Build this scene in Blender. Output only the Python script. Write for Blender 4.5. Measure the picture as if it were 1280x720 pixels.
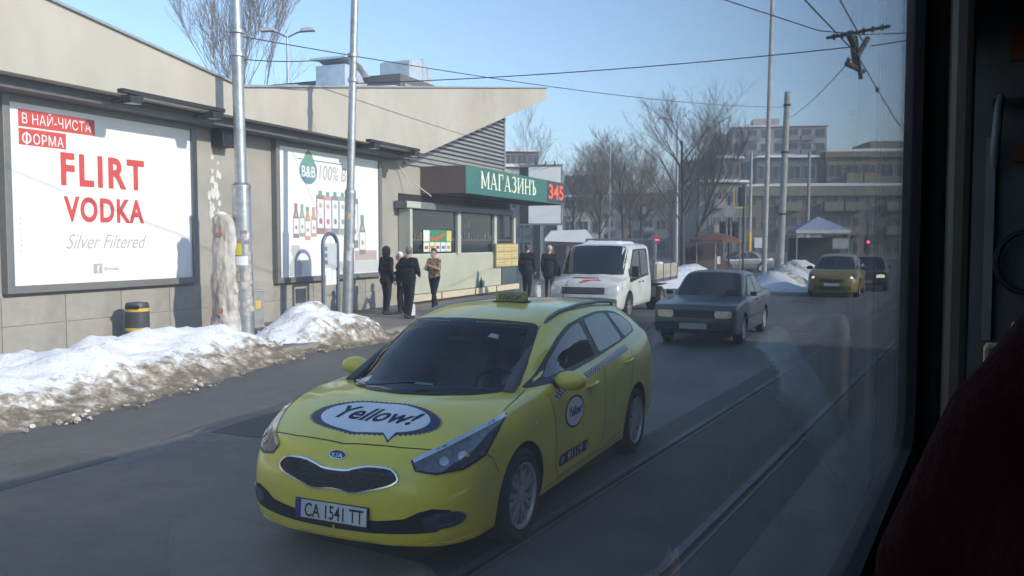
import bpy, bmesh, math, random
import numpy as np
from mathutils import Vector, Matrix
from mathutils.bvhtree import BVHTree

# ------------------------------------------------------------------ camera, light, exposure
for _o in list(bpy.data.objects):
    bpy.data.objects.remove(_o)
SC = bpy.context.scene
COL = SC.collection
R = math.radians
cam_d = bpy.data.cameras.new('camera')
cam = bpy.data.objects.new('camera', cam_d)
COL.objects.link(cam)
cam.location = (0, 0, 2.0)
cam.rotation_euler = (R(90 - 3.09), 0, 0)
cam_d.sensor_width = 36
cam_d.lens = 36 * 1065 / 1280
cam_d.clip_start = 0.02
cam_d.clip_end = 3000
SC.camera = cam

AW = R(22.9)                                     # direction of the shop wall, clockwise from the view axis
AT = R(29.6)                                     # direction of the tram and its track
U = Vector((math.sin(AW), math.cos(AW), 0)); N = Vector((math.cos(AW), -math.sin(AW), 0))
W0 = Vector((-8.3, 13.8, 0))
SUN_EL = R(25)
_sh = (N - U * 0.15).normalized()
SUN_DIR = Vector((_sh.x * math.cos(SUN_EL), _sh.y * math.cos(SUN_EL), math.sin(SUN_EL)))   # towards the sun
world = bpy.data.worlds.new('World'); SC.world = world
world.use_nodes = True
_nt = world.node_tree
_sky = _nt.nodes.new('ShaderNodeTexSky'); _sky.sky_type = 'NISHITA'; _sky.sun_disc = False
_sky.sun_elevation = SUN_EL; _sky.sun_rotation = math.atan2(SUN_DIR.x, SUN_DIR.y)
_sky.altitude = 550; _sky.air_density = 1.0; _sky.dust_density = 0.25; _sky.ozone_density = 2.2
_bg = _nt.nodes['Background']; _bg.inputs['Strength'].default_value = 0.15
_nt.links.new(_sky.outputs['Color'], _bg.inputs['Color'])
sun_d = bpy.data.lights.new('sun', 'SUN'); sun_d.energy = 2.6; sun_d.angle = R(0.53); sun_d.color = (1.0, 0.91, 0.78)
sun = bpy.data.objects.new('sun', sun_d); COL.objects.link(sun)
sun.rotation_euler = SUN_DIR.to_track_quat('Z', 'Y').to_euler()
SC.view_settings.view_transform = 'Standard'
SC.view_settings.look = 'None'
SC.view_settings.exposure = 1.1
SC.view_settings.gamma = 1
SC.render.engine = 'CYCLES'
SC.cycles.use_denoising = True
SC.cycles.max_bounces = 6; SC.cycles.transparent_max_bounces = 16; SC.cycles.volume_bounces = 0
SC.cycles.sample_clamp_indirect = 4

# ------------------------------------------------------------------ helpers
def W(s, o, z=0.0):                              # along the wall, out from it, up
    p = W0 + U * s + N * o; return Vector((p.x, p.y, z))
TU = Vector((math.sin(AT), math.cos(AT), 0)); TN = Vector((math.cos(AT), -math.sin(AT), 0))
def T(a, b, z=0.0):                              # ahead of the camera along the tram, to its right, up
    p = TU * a + TN * b; return Vector((p.x, p.y, z))
WROT = math.pi / 2 - AW                          # local x along the wall, local y into the building
TROT = math.pi / 2 - AT                          # local x along the tram, local y to its left

def tag(o, label=None, cat=None, group=None, kind=None):
    if label: o['label'] = label
    if cat: o['category'] = cat
    if group: o['group'] = group
    if kind: o['kind'] = kind
    return o
def empty(name, loc=(0, 0, 0), rz=0.0, label=None, cat=None, group=None):
    o = bpy.data.objects.new(name, None); COL.objects.link(o)
    o.location = loc; o.rotation_euler = (0, 0, rz); o.empty_display_size = 0.2
    return tag(o, label, cat, group)
def link(name, me, mat=None, parent=None, loc=None, rz=None):
    o = bpy.data.objects.new(name, me); COL.objects.link(o)
    if mat is not None and not me.materials:
        for m in (mat if isinstance(mat, (list, tuple)) else [mat]): me.materials.append(m)
    if parent: o.parent = parent
    if loc is not None: o.location = loc
    if rz is not None: o.rotation_euler = (0, 0, rz)
    return o
def copy_tree(o, parent=None):
    c = o.copy(); COL.objects.link(c)
    if parent: c.parent = parent
    for ch in list(o.children): copy_tree(ch, c)
    return c

class MB:
    """collects shapes for one mesh"""
    def __init__(s): s.v = []; s.f = []; s.m = []
    def add(s, vs, fs, mi=0):
        b = len(s.v); s.v += [tuple(p) for p in vs]
        s.f += [tuple(i + b for i in f) for f in fs]; s.m += [mi] * len(fs); return s
    def box(s, x0, x1, y0, y1, z0, z1, mi=0):
        v = [(x, y, z) for z in (z0, z1) for y in (y0, y1) for x in (x0, x1)]
        return s.add(v, [(0, 2, 3, 1), (4, 5, 7, 6), (0, 1, 5, 4), (2, 6, 7, 3), (0, 4, 6, 2), (1, 3, 7, 5)], mi)
    def tube(s, pts, rad, n=8, mi=0, caps=True):
        pts = [Vector(p) for p in pts]
        if not hasattr(rad, '__len__'): rad = [rad] * len(pts)
        vs = []; fs = []; prev = None
        for i, p in enumerate(pts):
            d = (pts[min(i + 1, len(pts) - 1)] - pts[max(i - 1, 0)])
            d = d.normalized() if d.length > 1e-9 else Vector((0, 0, 1))
            if prev is None:
                a = d.orthogonal().normalized()
            else:
                a = (prev - d * prev.dot(d)); a = a.normalized() if a.length > 1e-6 else d.orthogonal().normalized()
            prev = a; b = d.cross(a)
            for k in range(n):
                t = 2 * math.pi * k / n
                vs.append(p + (a * math.cos(t) + b * math.sin(t)) * rad[i])
        for i in range(len(pts) - 1):
            for k in range(n):
                q = (k + 1) % n
                fs.append((i * n + k, i * n + q, (i + 1) * n + q, (i + 1) * n + k))
        if caps:
            fs.append(tuple(range(n))[::-1]); fs.append(tuple((len(pts) - 1) * n + k for k in range(n)))
        return s.add(vs, fs, mi)
    def lathe(s, prof, n=24, mi=0, axis='z', c=(0, 0, 0), caps=True):
        vs = []; fs = []
        for r, h in prof:
            for k in range(n):
                t = 2 * math.pi * k / n; a, b = r * math.cos(t), r * math.sin(t)
                p = (a, b, h) if axis == 'z' else ((a, h, b) if axis == 'y' else (h, a, b))
                vs.append((p[0] + c[0], p[1] + c[1], p[2] + c[2]))
        m = len(prof)
        for i in range(m - 1):
            for k in range(n):
                q = (k + 1) % n
                fs.append((i * n + k, i * n + q, (i + 1) * n + q, (i + 1) * n + k))
        if caps and prof[0][0] > 1e-6: fs.append(tuple(range(n))[::-1])
        if caps and prof[-1][0] > 1e-6: fs.append(tuple((m - 1) * n + k for k in range(n)))
        return s.add(vs, fs, mi)
    def prism(s, poly, d0, d1, axis='y', mi=0):
        """poly in the plane across axis, extruded from d0 to d1"""
        n = len(poly); vs = []
        for d in (d0, d1):
            for a, b in poly: vs.append((a, d, b) if axis == 'y' else ((a, b, d) if axis == 'z' else (d, a, b)))
        fs = [tuple(range(n))[::-1], tuple(range(n, 2 * n))] + [(i, (i + 1) % n, n + (i + 1) % n, n + i) for i in range(n)]
        return s.add(vs, fs, mi)
    def ball(s, c, r, n=10, mi=0):
        r = r if hasattr(r, '__len__') else (r, r, r); vs = []; fs = []; m = n // 2 + 1
        for i in range(m + 1):
            ph = math.pi * i / m
            for k in range(n):
                t = 2 * math.pi * k / n
                vs.append((c[0] + r[0] * math.sin(ph) * math.cos(t), c[1] + r[1] * math.sin(ph) * math.sin(t), c[2] + r[2] * math.cos(ph)))
        for i in range(m):
            for k in range(n):
                q = (k + 1) % n; fs.append((i * n + k, (i + 1) * n + k, (i + 1) * n + q, i * n + q))
        return s.add(vs, fs, mi)
    def mesh(s, name, mats=None, smooth=None, fix=True):
        me = bpy.data.meshes.new(name); me.from_pydata(s.v, [], s.f)
        me.polygons.foreach_set('material_index', s.m)
        for m in (mats if isinstance(mats, (list, tuple)) else ([mats] if mats else [])): me.materials.append(m)
        if fix:
            bm = bmesh.new(); bm.from_mesh(me)
            bmesh.ops.remove_doubles(bm, verts=bm.verts, dist=1e-6)
            bmesh.ops.recalc_face_normals(bm, faces=bm.faces); bm.to_mesh(me); bm.free()
        if smooth is not None:
            me.polygons.foreach_set('use_smooth', [True] * len(me.polygons))
            if smooth < 180: me.set_sharp_from_angle(angle=R(smooth))
        me.update(); return me
    def build(s, name, mat, parent=None, smooth=None, loc=None, rz=None, bevel=0):
        o = link(name, s.mesh(name, mat, smooth), None, parent, loc, rz)
        if bevel:
            b = o.modifiers.new('bevel', 'BEVEL'); b.width = bevel; b.segments = 2; b.limit_method = 'ANGLE'
        return o

def mat(name, col, rough=0.6, metal=0.0, var=0.12, scale=6.0, bump=0.0, bscale=60.0, coat=0.0, dirt=None, dscale=2.0, damt=0.4,
        alpha=None, emit=None, stretch=None, spec=0.5):
    m = bpy.data.materials.new(name); m.use_nodes = True
    nt = m.node_tree; b = nt.nodes['Principled BSDF']; L = nt.links.new
    b.inputs['Roughness'].default_value = rough; b.inputs['Metallic'].default_value = metal
    b.inputs['Specular IOR Level'].default_value = spec
    if coat: b.inputs['Coat Weight'].default_value = coat; b.inputs['Coat Roughness'].default_value = 0.06
    tc = nt.nodes.new('ShaderNodeTexCoord'); src = tc.outputs['Object']
    if stretch:
        mp = nt.nodes.new('ShaderNodeMapping'); mp.inputs['Scale'].default_value = stretch; L(src, mp.inputs['Vector']); src = mp.outputs['Vector']
    no = nt.nodes.new('ShaderNodeTexNoise'); no.inputs['Scale'].default_value = scale; no.inputs['Detail'].default_value = 6
    no.inputs['Roughness'].default_value = 0.62; L(src, no.inputs['Vector'])
    rp = nt.nodes.new('ShaderNodeMapRange'); rp.inputs['From Min'].default_value = 0.3; rp.inputs['From Max'].default_value = 0.7
    rp.inputs['To Min'].default_value = 1 - var; rp.inputs['To Max'].default_value = 1 + var; L(no.outputs['Fac'], rp.inputs['Value'])
    mx = nt.nodes.new('ShaderNodeVectorMath'); mx.operation = 'SCALE'; mx.inputs[0].default_value = col[:3]; L(rp.outputs['Result'], mx.inputs['Scale'])
    out = mx.outputs['Vector']
    if dirt:
        n2 = nt.nodes.new('ShaderNodeTexNoise'); n2.inputs['Scale'].default_value = dscale; n2.inputs['Detail'].default_value = 8; L(src, n2.inputs['Vector'])
        r2 = nt.nodes.new('ShaderNodeMapRange'); r2.inputs['From Min'].default_value = 0.46; r2.inputs['From Max'].default_value = 0.68
        r2.inputs['To Max'].default_value = damt; L(n2.outputs['Fac'], r2.inputs['Value'])
        mc = nt.nodes.new('ShaderNodeMix'); mc.data_type = 'RGBA'; L(r2.outputs['Result'], mc.inputs['Factor'])
        L(out, mc.inputs[6]); mc.inputs[7].default_value = (*dirt, 1); out = mc.outputs[2]
        rr = nt.nodes.new('ShaderNodeMapRange'); rr.inputs['To Min'].default_value = rough; rr.inputs['To Max'].default_value = min(1, rough + 0.35)
        L(r2.outputs['Result'], rr.inputs['Value']); L(rr.outputs['Result'], b.inputs['Roughness'])
    L(out, b.inputs['Base Color'])
    if bump:
        n3 = nt.nodes.new('ShaderNodeTexNoise'); n3.inputs['Scale'].default_value = bscale; n3.inputs['Detail'].default_value = 4; L(src, n3.inputs['Vector'])
        bp = nt.nodes.new('ShaderNodeBump'); bp.inputs['Strength'].default_value = bump; bp.inputs['Distance'].default_value = 0.02
        L(n3.outputs['Fac'], bp.inputs['Height']); L(bp.outputs['Normal'], b.inputs['Normal'])
    if emit:
        b.inputs['Emission Color'].default_value = (*emit[:3], 1); b.inputs['Emission Strength'].default_value = emit[3]
    return m

def text(name, s, size, m, parent, loc, rot=(R(90), 0, 0), sx=1.0, bold=0.0, shear=0.0, ext=0.002, align='LEFT', sy=1.0, space=1.0):
    """flat lettering as a mesh; bold widens the strokes (fraction of the size)"""
    cu = bpy.data.curves.new(name, 'FONT'); cu.body = s; cu.size = size; cu.offset = bold * size; cu.shear = shear
    cu.extrude = ext; cu.align_x = align; cu.resolution_u = 4; cu.space_character = space
    o = bpy.data.objects.new(name, cu); COL.objects.link(o)
    me = bpy.data.meshes.new_from_object(o.evaluated_get(bpy.context.evaluated_depsgraph_get()))
    bpy.data.objects.remove(o); bpy.data.curves.remove(cu)
    me.materials.clear(); me.transform(Matrix.Diagonal((sx, sy, 1, 1)))
    t = link(name, me, m, parent, loc); t.rotation_euler = rot
    return t

def remesh(mb, voxel, smooth=4, name='body'):
    """one continuous skin over overlapping pieces"""
    me = mb.mesh(name + '_tmp', fix=False)
    bm = bmesh.new(); bm.from_mesh(me); bmesh.ops.recalc_face_normals(bm, faces=bm.faces); bm.to_mesh(me); bm.free()
    o = bpy.data.objects.new('tmp', me); COL.objects.link(o)
    r = o.modifiers.new('r', 'REMESH'); r.mode = 'VOXEL'; r.voxel_size = voxel
    if smooth:
        q = o.modifiers.new('s', 'SMOOTH'); q.factor = 0.5; q.iterations = smooth
    out = bpy.data.meshes.new_from_object(o.evaluated_get(bpy.context.evaluated_depsgraph_get()))
    bpy.data.objects.remove(o); bpy.data.meshes.remove(me)
    return out
# ------------------------------------------------------------------ shared materials
M = {}
M['asphalt_rubber'] = mat('tyre_rubber', (0.018, 0.018, 0.019), 0.85, bump=0.3, bscale=90)
M['black'] = mat('black_plastic', (0.012, 0.012, 0.013), 0.45)
M['dark'] = mat('dark_trim', (0.022, 0.023, 0.025), 0.6)
M['well'] = mat('wheel_well', (0.008, 0.008, 0.008), 0.95)
M['glass'] = mat('car_glass', (0.010, 0.013, 0.017), 0.03, var=0.05, spec=0.9)
M['chrome'] = mat('chrome', (0.62, 0.63, 0.65), 0.16, 1.0, var=0.05)
M['alloy'] = mat('alloy_wheel', (0.55, 0.56, 0.57), 0.35, 0.5, dirt=(0.06, 0.05, 0.04), dscale=6)
M['lamp'] = mat('headlamp_glass', (0.10, 0.11, 0.12), 0.06, 0.35, var=0.5, scale=22, spec=0.9)
M['bowl'] = mat('lamp_reflector', (.30,.30,.31), .12, .9, var=.4, scale=30)
M['lens'] = mat('clear_lens', (0.62, 0.62, 0.60), 0.12, 0.2, var=0.15, scale=30)
M['amber'] = mat('amber_lens', (0.75, 0.42, 0.12), 0.2)
M['red_lens'] = mat('red_lens', (0.35, 0.01, 0.012), 0.2)
M['steel'] = mat('galvanised_steel', (0.42, 0.44, 0.46), 0.42, 0.75, var=0.18, scale=9, dirt=(0.20, 0.17, 0.14), dscale=3)
M['white_print'] = mat('white_vinyl', (0.74, 0.75, 0.76), 0.35, var=0.04)
M['navy_print'] = mat('navy_vinyl', (0.015, 0.022, 0.075), 0.35, var=0.05)
M['black_print'] = mat('black_vinyl', (0.012, 0.012, 0.014), 0.4, var=0.05)
M['plate'] = mat('plate_white', (0.66, 0.67, 0.66), 0.35, var=0.06, dirt=(0.3, 0.28, 0.25))
M['plate_blue'] = mat('plate_blue', (0.01, 0.03, 0.25), 0.35)
M['yellow'] = mat('yellow_taxi_paint', (0.83, 0.67, 0.06), 0.34, var=0.05, scale=3, coat=0.7, dirt=(0.45, 0.39, 0.14), dscale=1.6, damt=0.4)
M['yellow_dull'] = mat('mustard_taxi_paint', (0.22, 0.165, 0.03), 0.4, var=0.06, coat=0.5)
M['lit_lamp'] = mat('lit_headlamp', (0.8, 0.8, 0.75), 0.2, emit=(1.0, 0.86, 0.62, 0.8))
M['red_lit'] = mat('lit_red_signal', (0.5, 0.02, 0.02), 0.3, emit=(1.0, 0.07, 0.08, 4.0))

def screen_glass():
    m = bpy.data.materials.new('windscreen_glass'); m.use_nodes = True; nt = m.node_tree; L = nt.links.new; nt.nodes.remove(nt.nodes['Principled BSDF'])
    t = nt.nodes.new('ShaderNodeBsdfTransparent'); t.inputs['Color'].default_value = (.84,.88,.89,1)
    g = nt.nodes.new('ShaderNodeBsdfGlossy'); g.inputs['Roughness'].default_value = .02
    f = nt.nodes.new('ShaderNodeLayerWeight'); f.inputs['Blend'].default_value = .30
    x = nt.nodes.new('ShaderNodeMixShader'); L(f.outputs['Fresnel'], x.inputs['Fac']); L(t.outputs[0], x.inputs[1]); L(g.outputs[0], x.inputs[2]); L(x.outputs[0], nt.nodes['Material Output'].inputs['Surface'])
    return m
M['screen'] = screen_glass()

# ------------------------------------------------------------------ car bodies
def pchip(A, k):
    """resample rows of A (n, ...) with k steps per span, monotone cubic"""
    A = np.asarray(A, float); n = A.shape[0]; d = np.diff(A, axis=0); m = np.zeros_like(A)
    m[0], m[-1] = d[0], d[-1]
    same = (d[:-1] * d[1:]) > 0
    m[1:-1] = np.where(same, 2 * d[:-1] * d[1:] / np.where(same, d[:-1] + d[1:], 1), 0)
    out = []
    for i in range(n - 1):
        for q in range(k):
            t = q / k; t2, t3 = t * t, t ** 3
            out.append((2*t3-3*t2+1)*A[i] + (t3-2*t2+t)*m[i] + (-2*t3+3*t2)*A[i+1] + (t3-t2)*m[i+1])
    out.append(A[-1]); return np.array(out)

FILL = (0.07, 0.19, 0.35, 0.58, 0.80)
def net_row(pts, centre=None, crown=0.012):
    """12 control points from the sill to the roof centre; six plus a centre point get the bonnet filled in"""
    pts = [list(p) for p in pts]
    if centre is not None:
        a, c = pts[5], centre
        for t in FILL:
            e = math.sin(t * math.pi / 2)
            pts.append([a[0] + (c[0] - a[0]) * e, a[1] + (c[1] - a[1]) * t, a[2] + (c[2] - a[2]) * e + crown * 4 * t * (1 - t)])
        pts.append(list(c))
    return pts
def side_row(x, prof):
    return [(x, y, z) for y, z in prof]

def car_body(rows, wells, kr=6, kc=4, cut=None):
    A = np.array(rows, float); F = np.array((1, -1, 1))
    G = pchip(np.concatenate([A[1:2] * F, A, A[-2:-1] * F]), kr)[kr:-kr]
    G = np.swapaxes(G, 0, 1); G = np.swapaxes(pchip(np.concatenate([G, G[-2:-1] * F]), kc)[:-kc], 0, 1)
    nr, nc = G.shape[:2]; mb = MB()
    for sgn in (1, -1):
        vs = [(G[i, j, 0], sgn * G[i, j, 1], G[i, j, 2]) for i in range(nr) for j in range(nc)]
        fs = []
        for i in range(nr - 1):
            for j in range(nc - 1):
                f = (i*nc+j, (i+1)*nc+j, (i+1)*nc+j+1, i*nc+j+1)
                fs.append(f if sgn > 0 else f[::-1])
        b0 = len(vs)
        for i in range(nr): vs.append((G[i, 0, 0], 0, G[i, 0, 2]))
        for i in range(nr - 1):
            f = (b0+i, b0+i+1, (i+1)*nc, i*nc); fs.append(f if sgn > 0 else f[::-1])
        mb.add(vs, fs)
    me = bpy.data.meshes.new('body'); me.from_pydata(mb.v, [], mb.f)
    bm = bmesh.new(); bm.from_mesh(me)
    bmesh.ops.remove_doubles(bm, verts=bm.verts, dist=2e-4)
    bmesh.ops.dissolve_degenerate(bm, dist=1e-4, edges=bm.edges)
    bmesh.ops.recalc_face_normals(bm, faces=bm.faces)
    bvh = BVHTree.FromBMesh(bm); bm.to_mesh(me); bm.free()
    o = bpy.data.objects.new('tmpcar', me); COL.objects.link(o)
    cm = MB()
    for (wx, wz, wr, yi) in wells:
        for sgn in (1, -1):
            cm.lathe([(wr, sgn * yi), (wr, sgn * 1.3)], 40, axis='y', c=(wx, 0, wz))
    cme = cm.mesh('cutter', M['well']); co = bpy.data.objects.new('cutter', cme); COL.objects.link(co)
    bo = o.modifiers.new('b', 'BOOLEAN'); bo.operation = 'DIFFERENCE'; bo.object = co; bo.solver = 'EXACT'
    me.materials.append(None)
    out = bpy.data.meshes.new_from_object(o.evaluated_get(bpy.context.evaluated_depsgraph_get()))
    bpy.data.objects.remove(o); bpy.data.objects.remove(co)
    # inner faces of the wheel wells are dark
    out.materials.clear()
    idx = []
    for p in out.polygons:
        c = p.center; k = 0
        for (wx, wz, wr, yi) in wells:
            dd = math.hypot(c.x - wx, c.z - wz)
            if dd < wr + 0.004 and abs(c.y) < 0.80 and (dd < wr - 0.003 or abs((p.normal.x * (c.x - wx) + p.normal.z * (c.z - wz)) / max(dd, 1e-6)) > 0.93): k = 1
        idx.append(k)
    out.polygons.foreach_set('material_index', idx)
    out.polygons.foreach_set('use_smooth', [True] * len(out.polygons)); out.set_sharp_from_angle(angle=R(38))
    return out, bvh

def resample(poly, n):
    poly = [Vector(p) for p in poly]; P = poly + [poly[0]]
    L = [(P[i+1] - P[i]).length for i in range(len(poly))]; tot = sum(L); out = []
    for i in range(len(poly)):
        k = max(1, round(n * L[i] / tot))
        out += [P[i].lerp(P[i+1], q / k) for q in range(k)]
    return out
def smooth_poly(poly, it=2):
    """round the corners a little"""
    P = [Vector(p) for p in poly]
    for _ in range(it):
        Q = []
        for i in range(len(P)):
            a, b = P[i], P[(i + 1) % len(P)]; t = min(0.22, (0.030 if it == 1 else 0.05) / max((b - a).length, 1e-6))
            Q += [a.lerp(b, t), a.lerp(b, 1 - t)]
        P = Q
    return P
def cast(bvh, p, d, off):
    h = bvh.ray_cast(Vector(p) - d * 0.8, d, 3.0)
    if h[0] is None: return Vector(p)
    return h[0] - d * off
def patch(name, bvh, poly, d, off, m, parent, n=48, rings=5, rnd=1, skirt=0.012, smooth=True):
    """a sheet cut to an outline, laid on the body along direction d"""
    d = Vector(d).normalized(); P = resample(smooth_poly(poly, rnd) if rnd else poly, n); c = sum(P, Vector()) / len(P)
    n = len(P); mb = MB(); vs = []; fs = []
    vs += [cast(bvh, p, d, off) + d * skirt for p in P]
    for r in range(rings):
        t = 1 - r / rings
        vs += [cast(bvh, c + (p - c) * t, d, off) for p in P]
    vs.append(cast(bvh, c, d, off))
    for r in range(rings):
        for k in range(n):
            q = (k + 1) % n; fs.append((r*n+k, r*n+q, (r+1)*n+q, (r+1)*n+k))
    for k in range(n): fs.append((rings*n+k, rings*n+(k+1) % n, (rings+1)*n))
    mb.add(vs, fs)
    return mb.build(name, m, parent, smooth=50 if smooth else None)
def ring_patch(name, bvh, poly, d, off, inner, m, parent, n=90):
    """a band along an outline, from the outline in to a fraction of it"""
    d = Vector(d).normalized(); P = resample(smooth_poly(poly, 1), n); c = sum(P, Vector()) / len(P); n = len(P); vs = []; fs = []
    vs += [cast(bvh, p, d, off) + d * .012 for p in P]
    for t in (1, (1 + inner) / 2, inner): vs += [cast(bvh, c + (p - c) * t, d, off) for p in P]
    vs += [cast(bvh, c + (p - c) * inner, d, off) + d * .03 for p in P]
    for r in range(4):
        for k in range(n): q = (k + 1) % n; fs.append((r*n+k, r*n+q, (r+1)*n+q, (r+1)*n+k))
    return MB().add(vs, fs).build(name, m, parent, smooth=50)
def cut_opening(me, poly, d, shrink):
    """open the body under a pane: faces wholly inside the outline go"""
    d = Vector(d).normalized(); u = d.orthogonal().normalized(); v = d.cross(u); P = [Vector(p) for p in poly]; c = sum(P, Vector()) / len(P)
    def pts(k): return [((c + (p - c) * k).dot(u), (c + (p - c) * k).dot(v)) for p in P]
    def inside(x, y, Q):
        r = False; j = len(Q) - 1
        for i in range(len(Q)):
            if (Q[i][1] > y) != (Q[j][1] > y) and x < (Q[j][0] - Q[i][0]) * (y - Q[i][1]) / (Q[j][1] - Q[i][1]) + Q[i][0]: r = not r
            j = i
        return r
    A, Bq = pts(1.0), pts(shrink); bm = bmesh.new(); bm.from_mesh(me); kill = []
    for f in bm.faces:
        if f.normal.dot(d) > -.2 or abs((f.calc_center_median() - c).dot(d)) > .25: continue
        if all(inside(w.co.dot(u), w.co.dot(v), Bq) for w in f.verts): kill.append(f)
        elif all(inside(w.co.dot(u), w.co.dot(v), A) for w in f.verts): f.material_index = 1
    bmesh.ops.delete(bm, geom=kill, context='FACES'); bm.to_mesh(me); bm.free()
def ribbon(name, bvh, path, d, width, off, m, parent, step=0.04, closed=False):
    d = Vector(d).normalized(); P = [Vector(p) for p in path]
    if closed: P = P + [P[0]]
    Q = []
    for i in range(len(P) - 1):
        k = max(1, int((P[i+1] - P[i]).length / step)); Q += [P[i].lerp(P[i+1], q / k) for q in range(k)]
    Q.append(P[-1]); vs = []; fs = []
    for i, p in enumerate(Q):
        if closed: t = Q[(i + 1) % (len(Q) - 1)] - Q[i - 1 if i else -2]
        else: t = Q[min(i + 1, len(Q) - 1)] - Q[max(i - 1, 0)]
        s = t.cross(d).normalized() * (width / 2)
        for w in (-1, 1): vs.append(cast(bvh, p + s * w, d, off))
    for i in range(len(Q) - 1): fs.append((2*i, 2*i+1, 2*i+3, 2*i+2))
    mb = MB().add(vs, fs); return mb.build(name, m, parent, smooth=60)
def lay(o, bvh, d, off, thick=0.0):
    """lay flat lettering (in the car's coordinates) onto the body"""
    d = Vector(d).normalized(); me = o.data
    bm = bmesh.new(); bm.from_mesh(me); bmesh.ops.triangulate(bm, faces=bm.faces)
    for _ in range(2):
        bmesh.ops.subdivide_edges(bm, edges=[e for e in bm.edges if e.calc_length() > 0.03], cuts=1)
        bmesh.ops.triangulate(bm, faces=bm.faces)
    mw = Matrix.LocRotScale(o.location, o.rotation_euler, None)
    for v in bm.verts: v.co = cast(bvh, mw @ v.co, d, off)
    bm.to_mesh(me); bm.free(); o.location = (0, 0, 0); o.rotation_euler = (0, 0, 0)
    return o
def mirror_obj(o, name=None, parent=None):
    me = o.data.copy(); me.transform(Matrix.Diagonal((1, -1, 1, 1))); me.flip_normals()
    return link(name or o.name.split('.')[0], me, None, parent or o.parent)

def wheel(parent, x, y, r, w, spokes, rim_r, side, rim_mat, double=True, width=0.05):
    """tyre with a rim; side=+1 faces the car's left"""
    tm = MB()
    tm.lathe([(rim_r, -w/2+0.012), (rim_r+0.012, -w/2), (r-0.03, -w/2), (r-0.006, -w/2+0.025), (r, -w/4), (r, w/4), (r-0.006, w/2-0.025), (r-0.03, w/2), (rim_r+0.012, w/2), (rim_r, w/2-0.012)], 40, axis='y', caps=False)
    t = tm.build('tyre', M['asphalt_rubber'], parent, smooth=40, loc=(x, y, r))
    rm = MB(); o = w / 2 * side
    rm.lathe([(rim_r, o), (rim_r - 0.018, o - 0.004*side), (rim_r - 0.026, o - 0.03*side), (rim_r - 0.03, o - 0.10*side)], 40, axis='y', caps=False)
    rm.lathe([(0.001, o - 0.012*side), (0.045, o - 0.014*side), (0.06, o - 0.028*side), (0.065, o - 0.07*side)], 20, axis='y', caps=False)
    for k in range(spokes):
        a0 = 2 * math.pi * k / spokes
        for dd in ((-0.11, 0.11) if double else (0,)):
            a = a0 + dd; b = a0 + dd * 1.6
            c1 = Vector((math.cos(a), 0, math.sin(a))); c2 = Vector((math.cos(b), 0, math.sin(b)))
            t1 = Vector((-math.sin(a), 0, math.cos(a))); h = width / 2
            p = [c1*0.05 - t1*h, c1*0.05 + t1*h, c2*(rim_r-0.022) + t1*h*0.8, c2*(rim_r-0.022) - t1*h*0.8]
            vs = [(q.x, o - 0.016*side, q.z) for q in p] + [(q.x, o - 0.05*side, q.z) for q in p]
            rm.add(vs, [(0,1,2,3), (7,6,5,4), (0,4,5,1), (1,5,6,2), (2,6,7,3), (3,7,4,0)])
    rim = rm.build('rim', rim_mat, t, smooth=35)
    dm = MB(); dm.lathe([(0.001, o - 0.085*side), (rim_r - 0.02, o - 0.085*side)], 24, axis='y'); dm.build('brake_disc', M['dark'], t)
    return t

def car_rot(yaw): return R(-90) - yaw

def headrest_shapes(): pass

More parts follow.
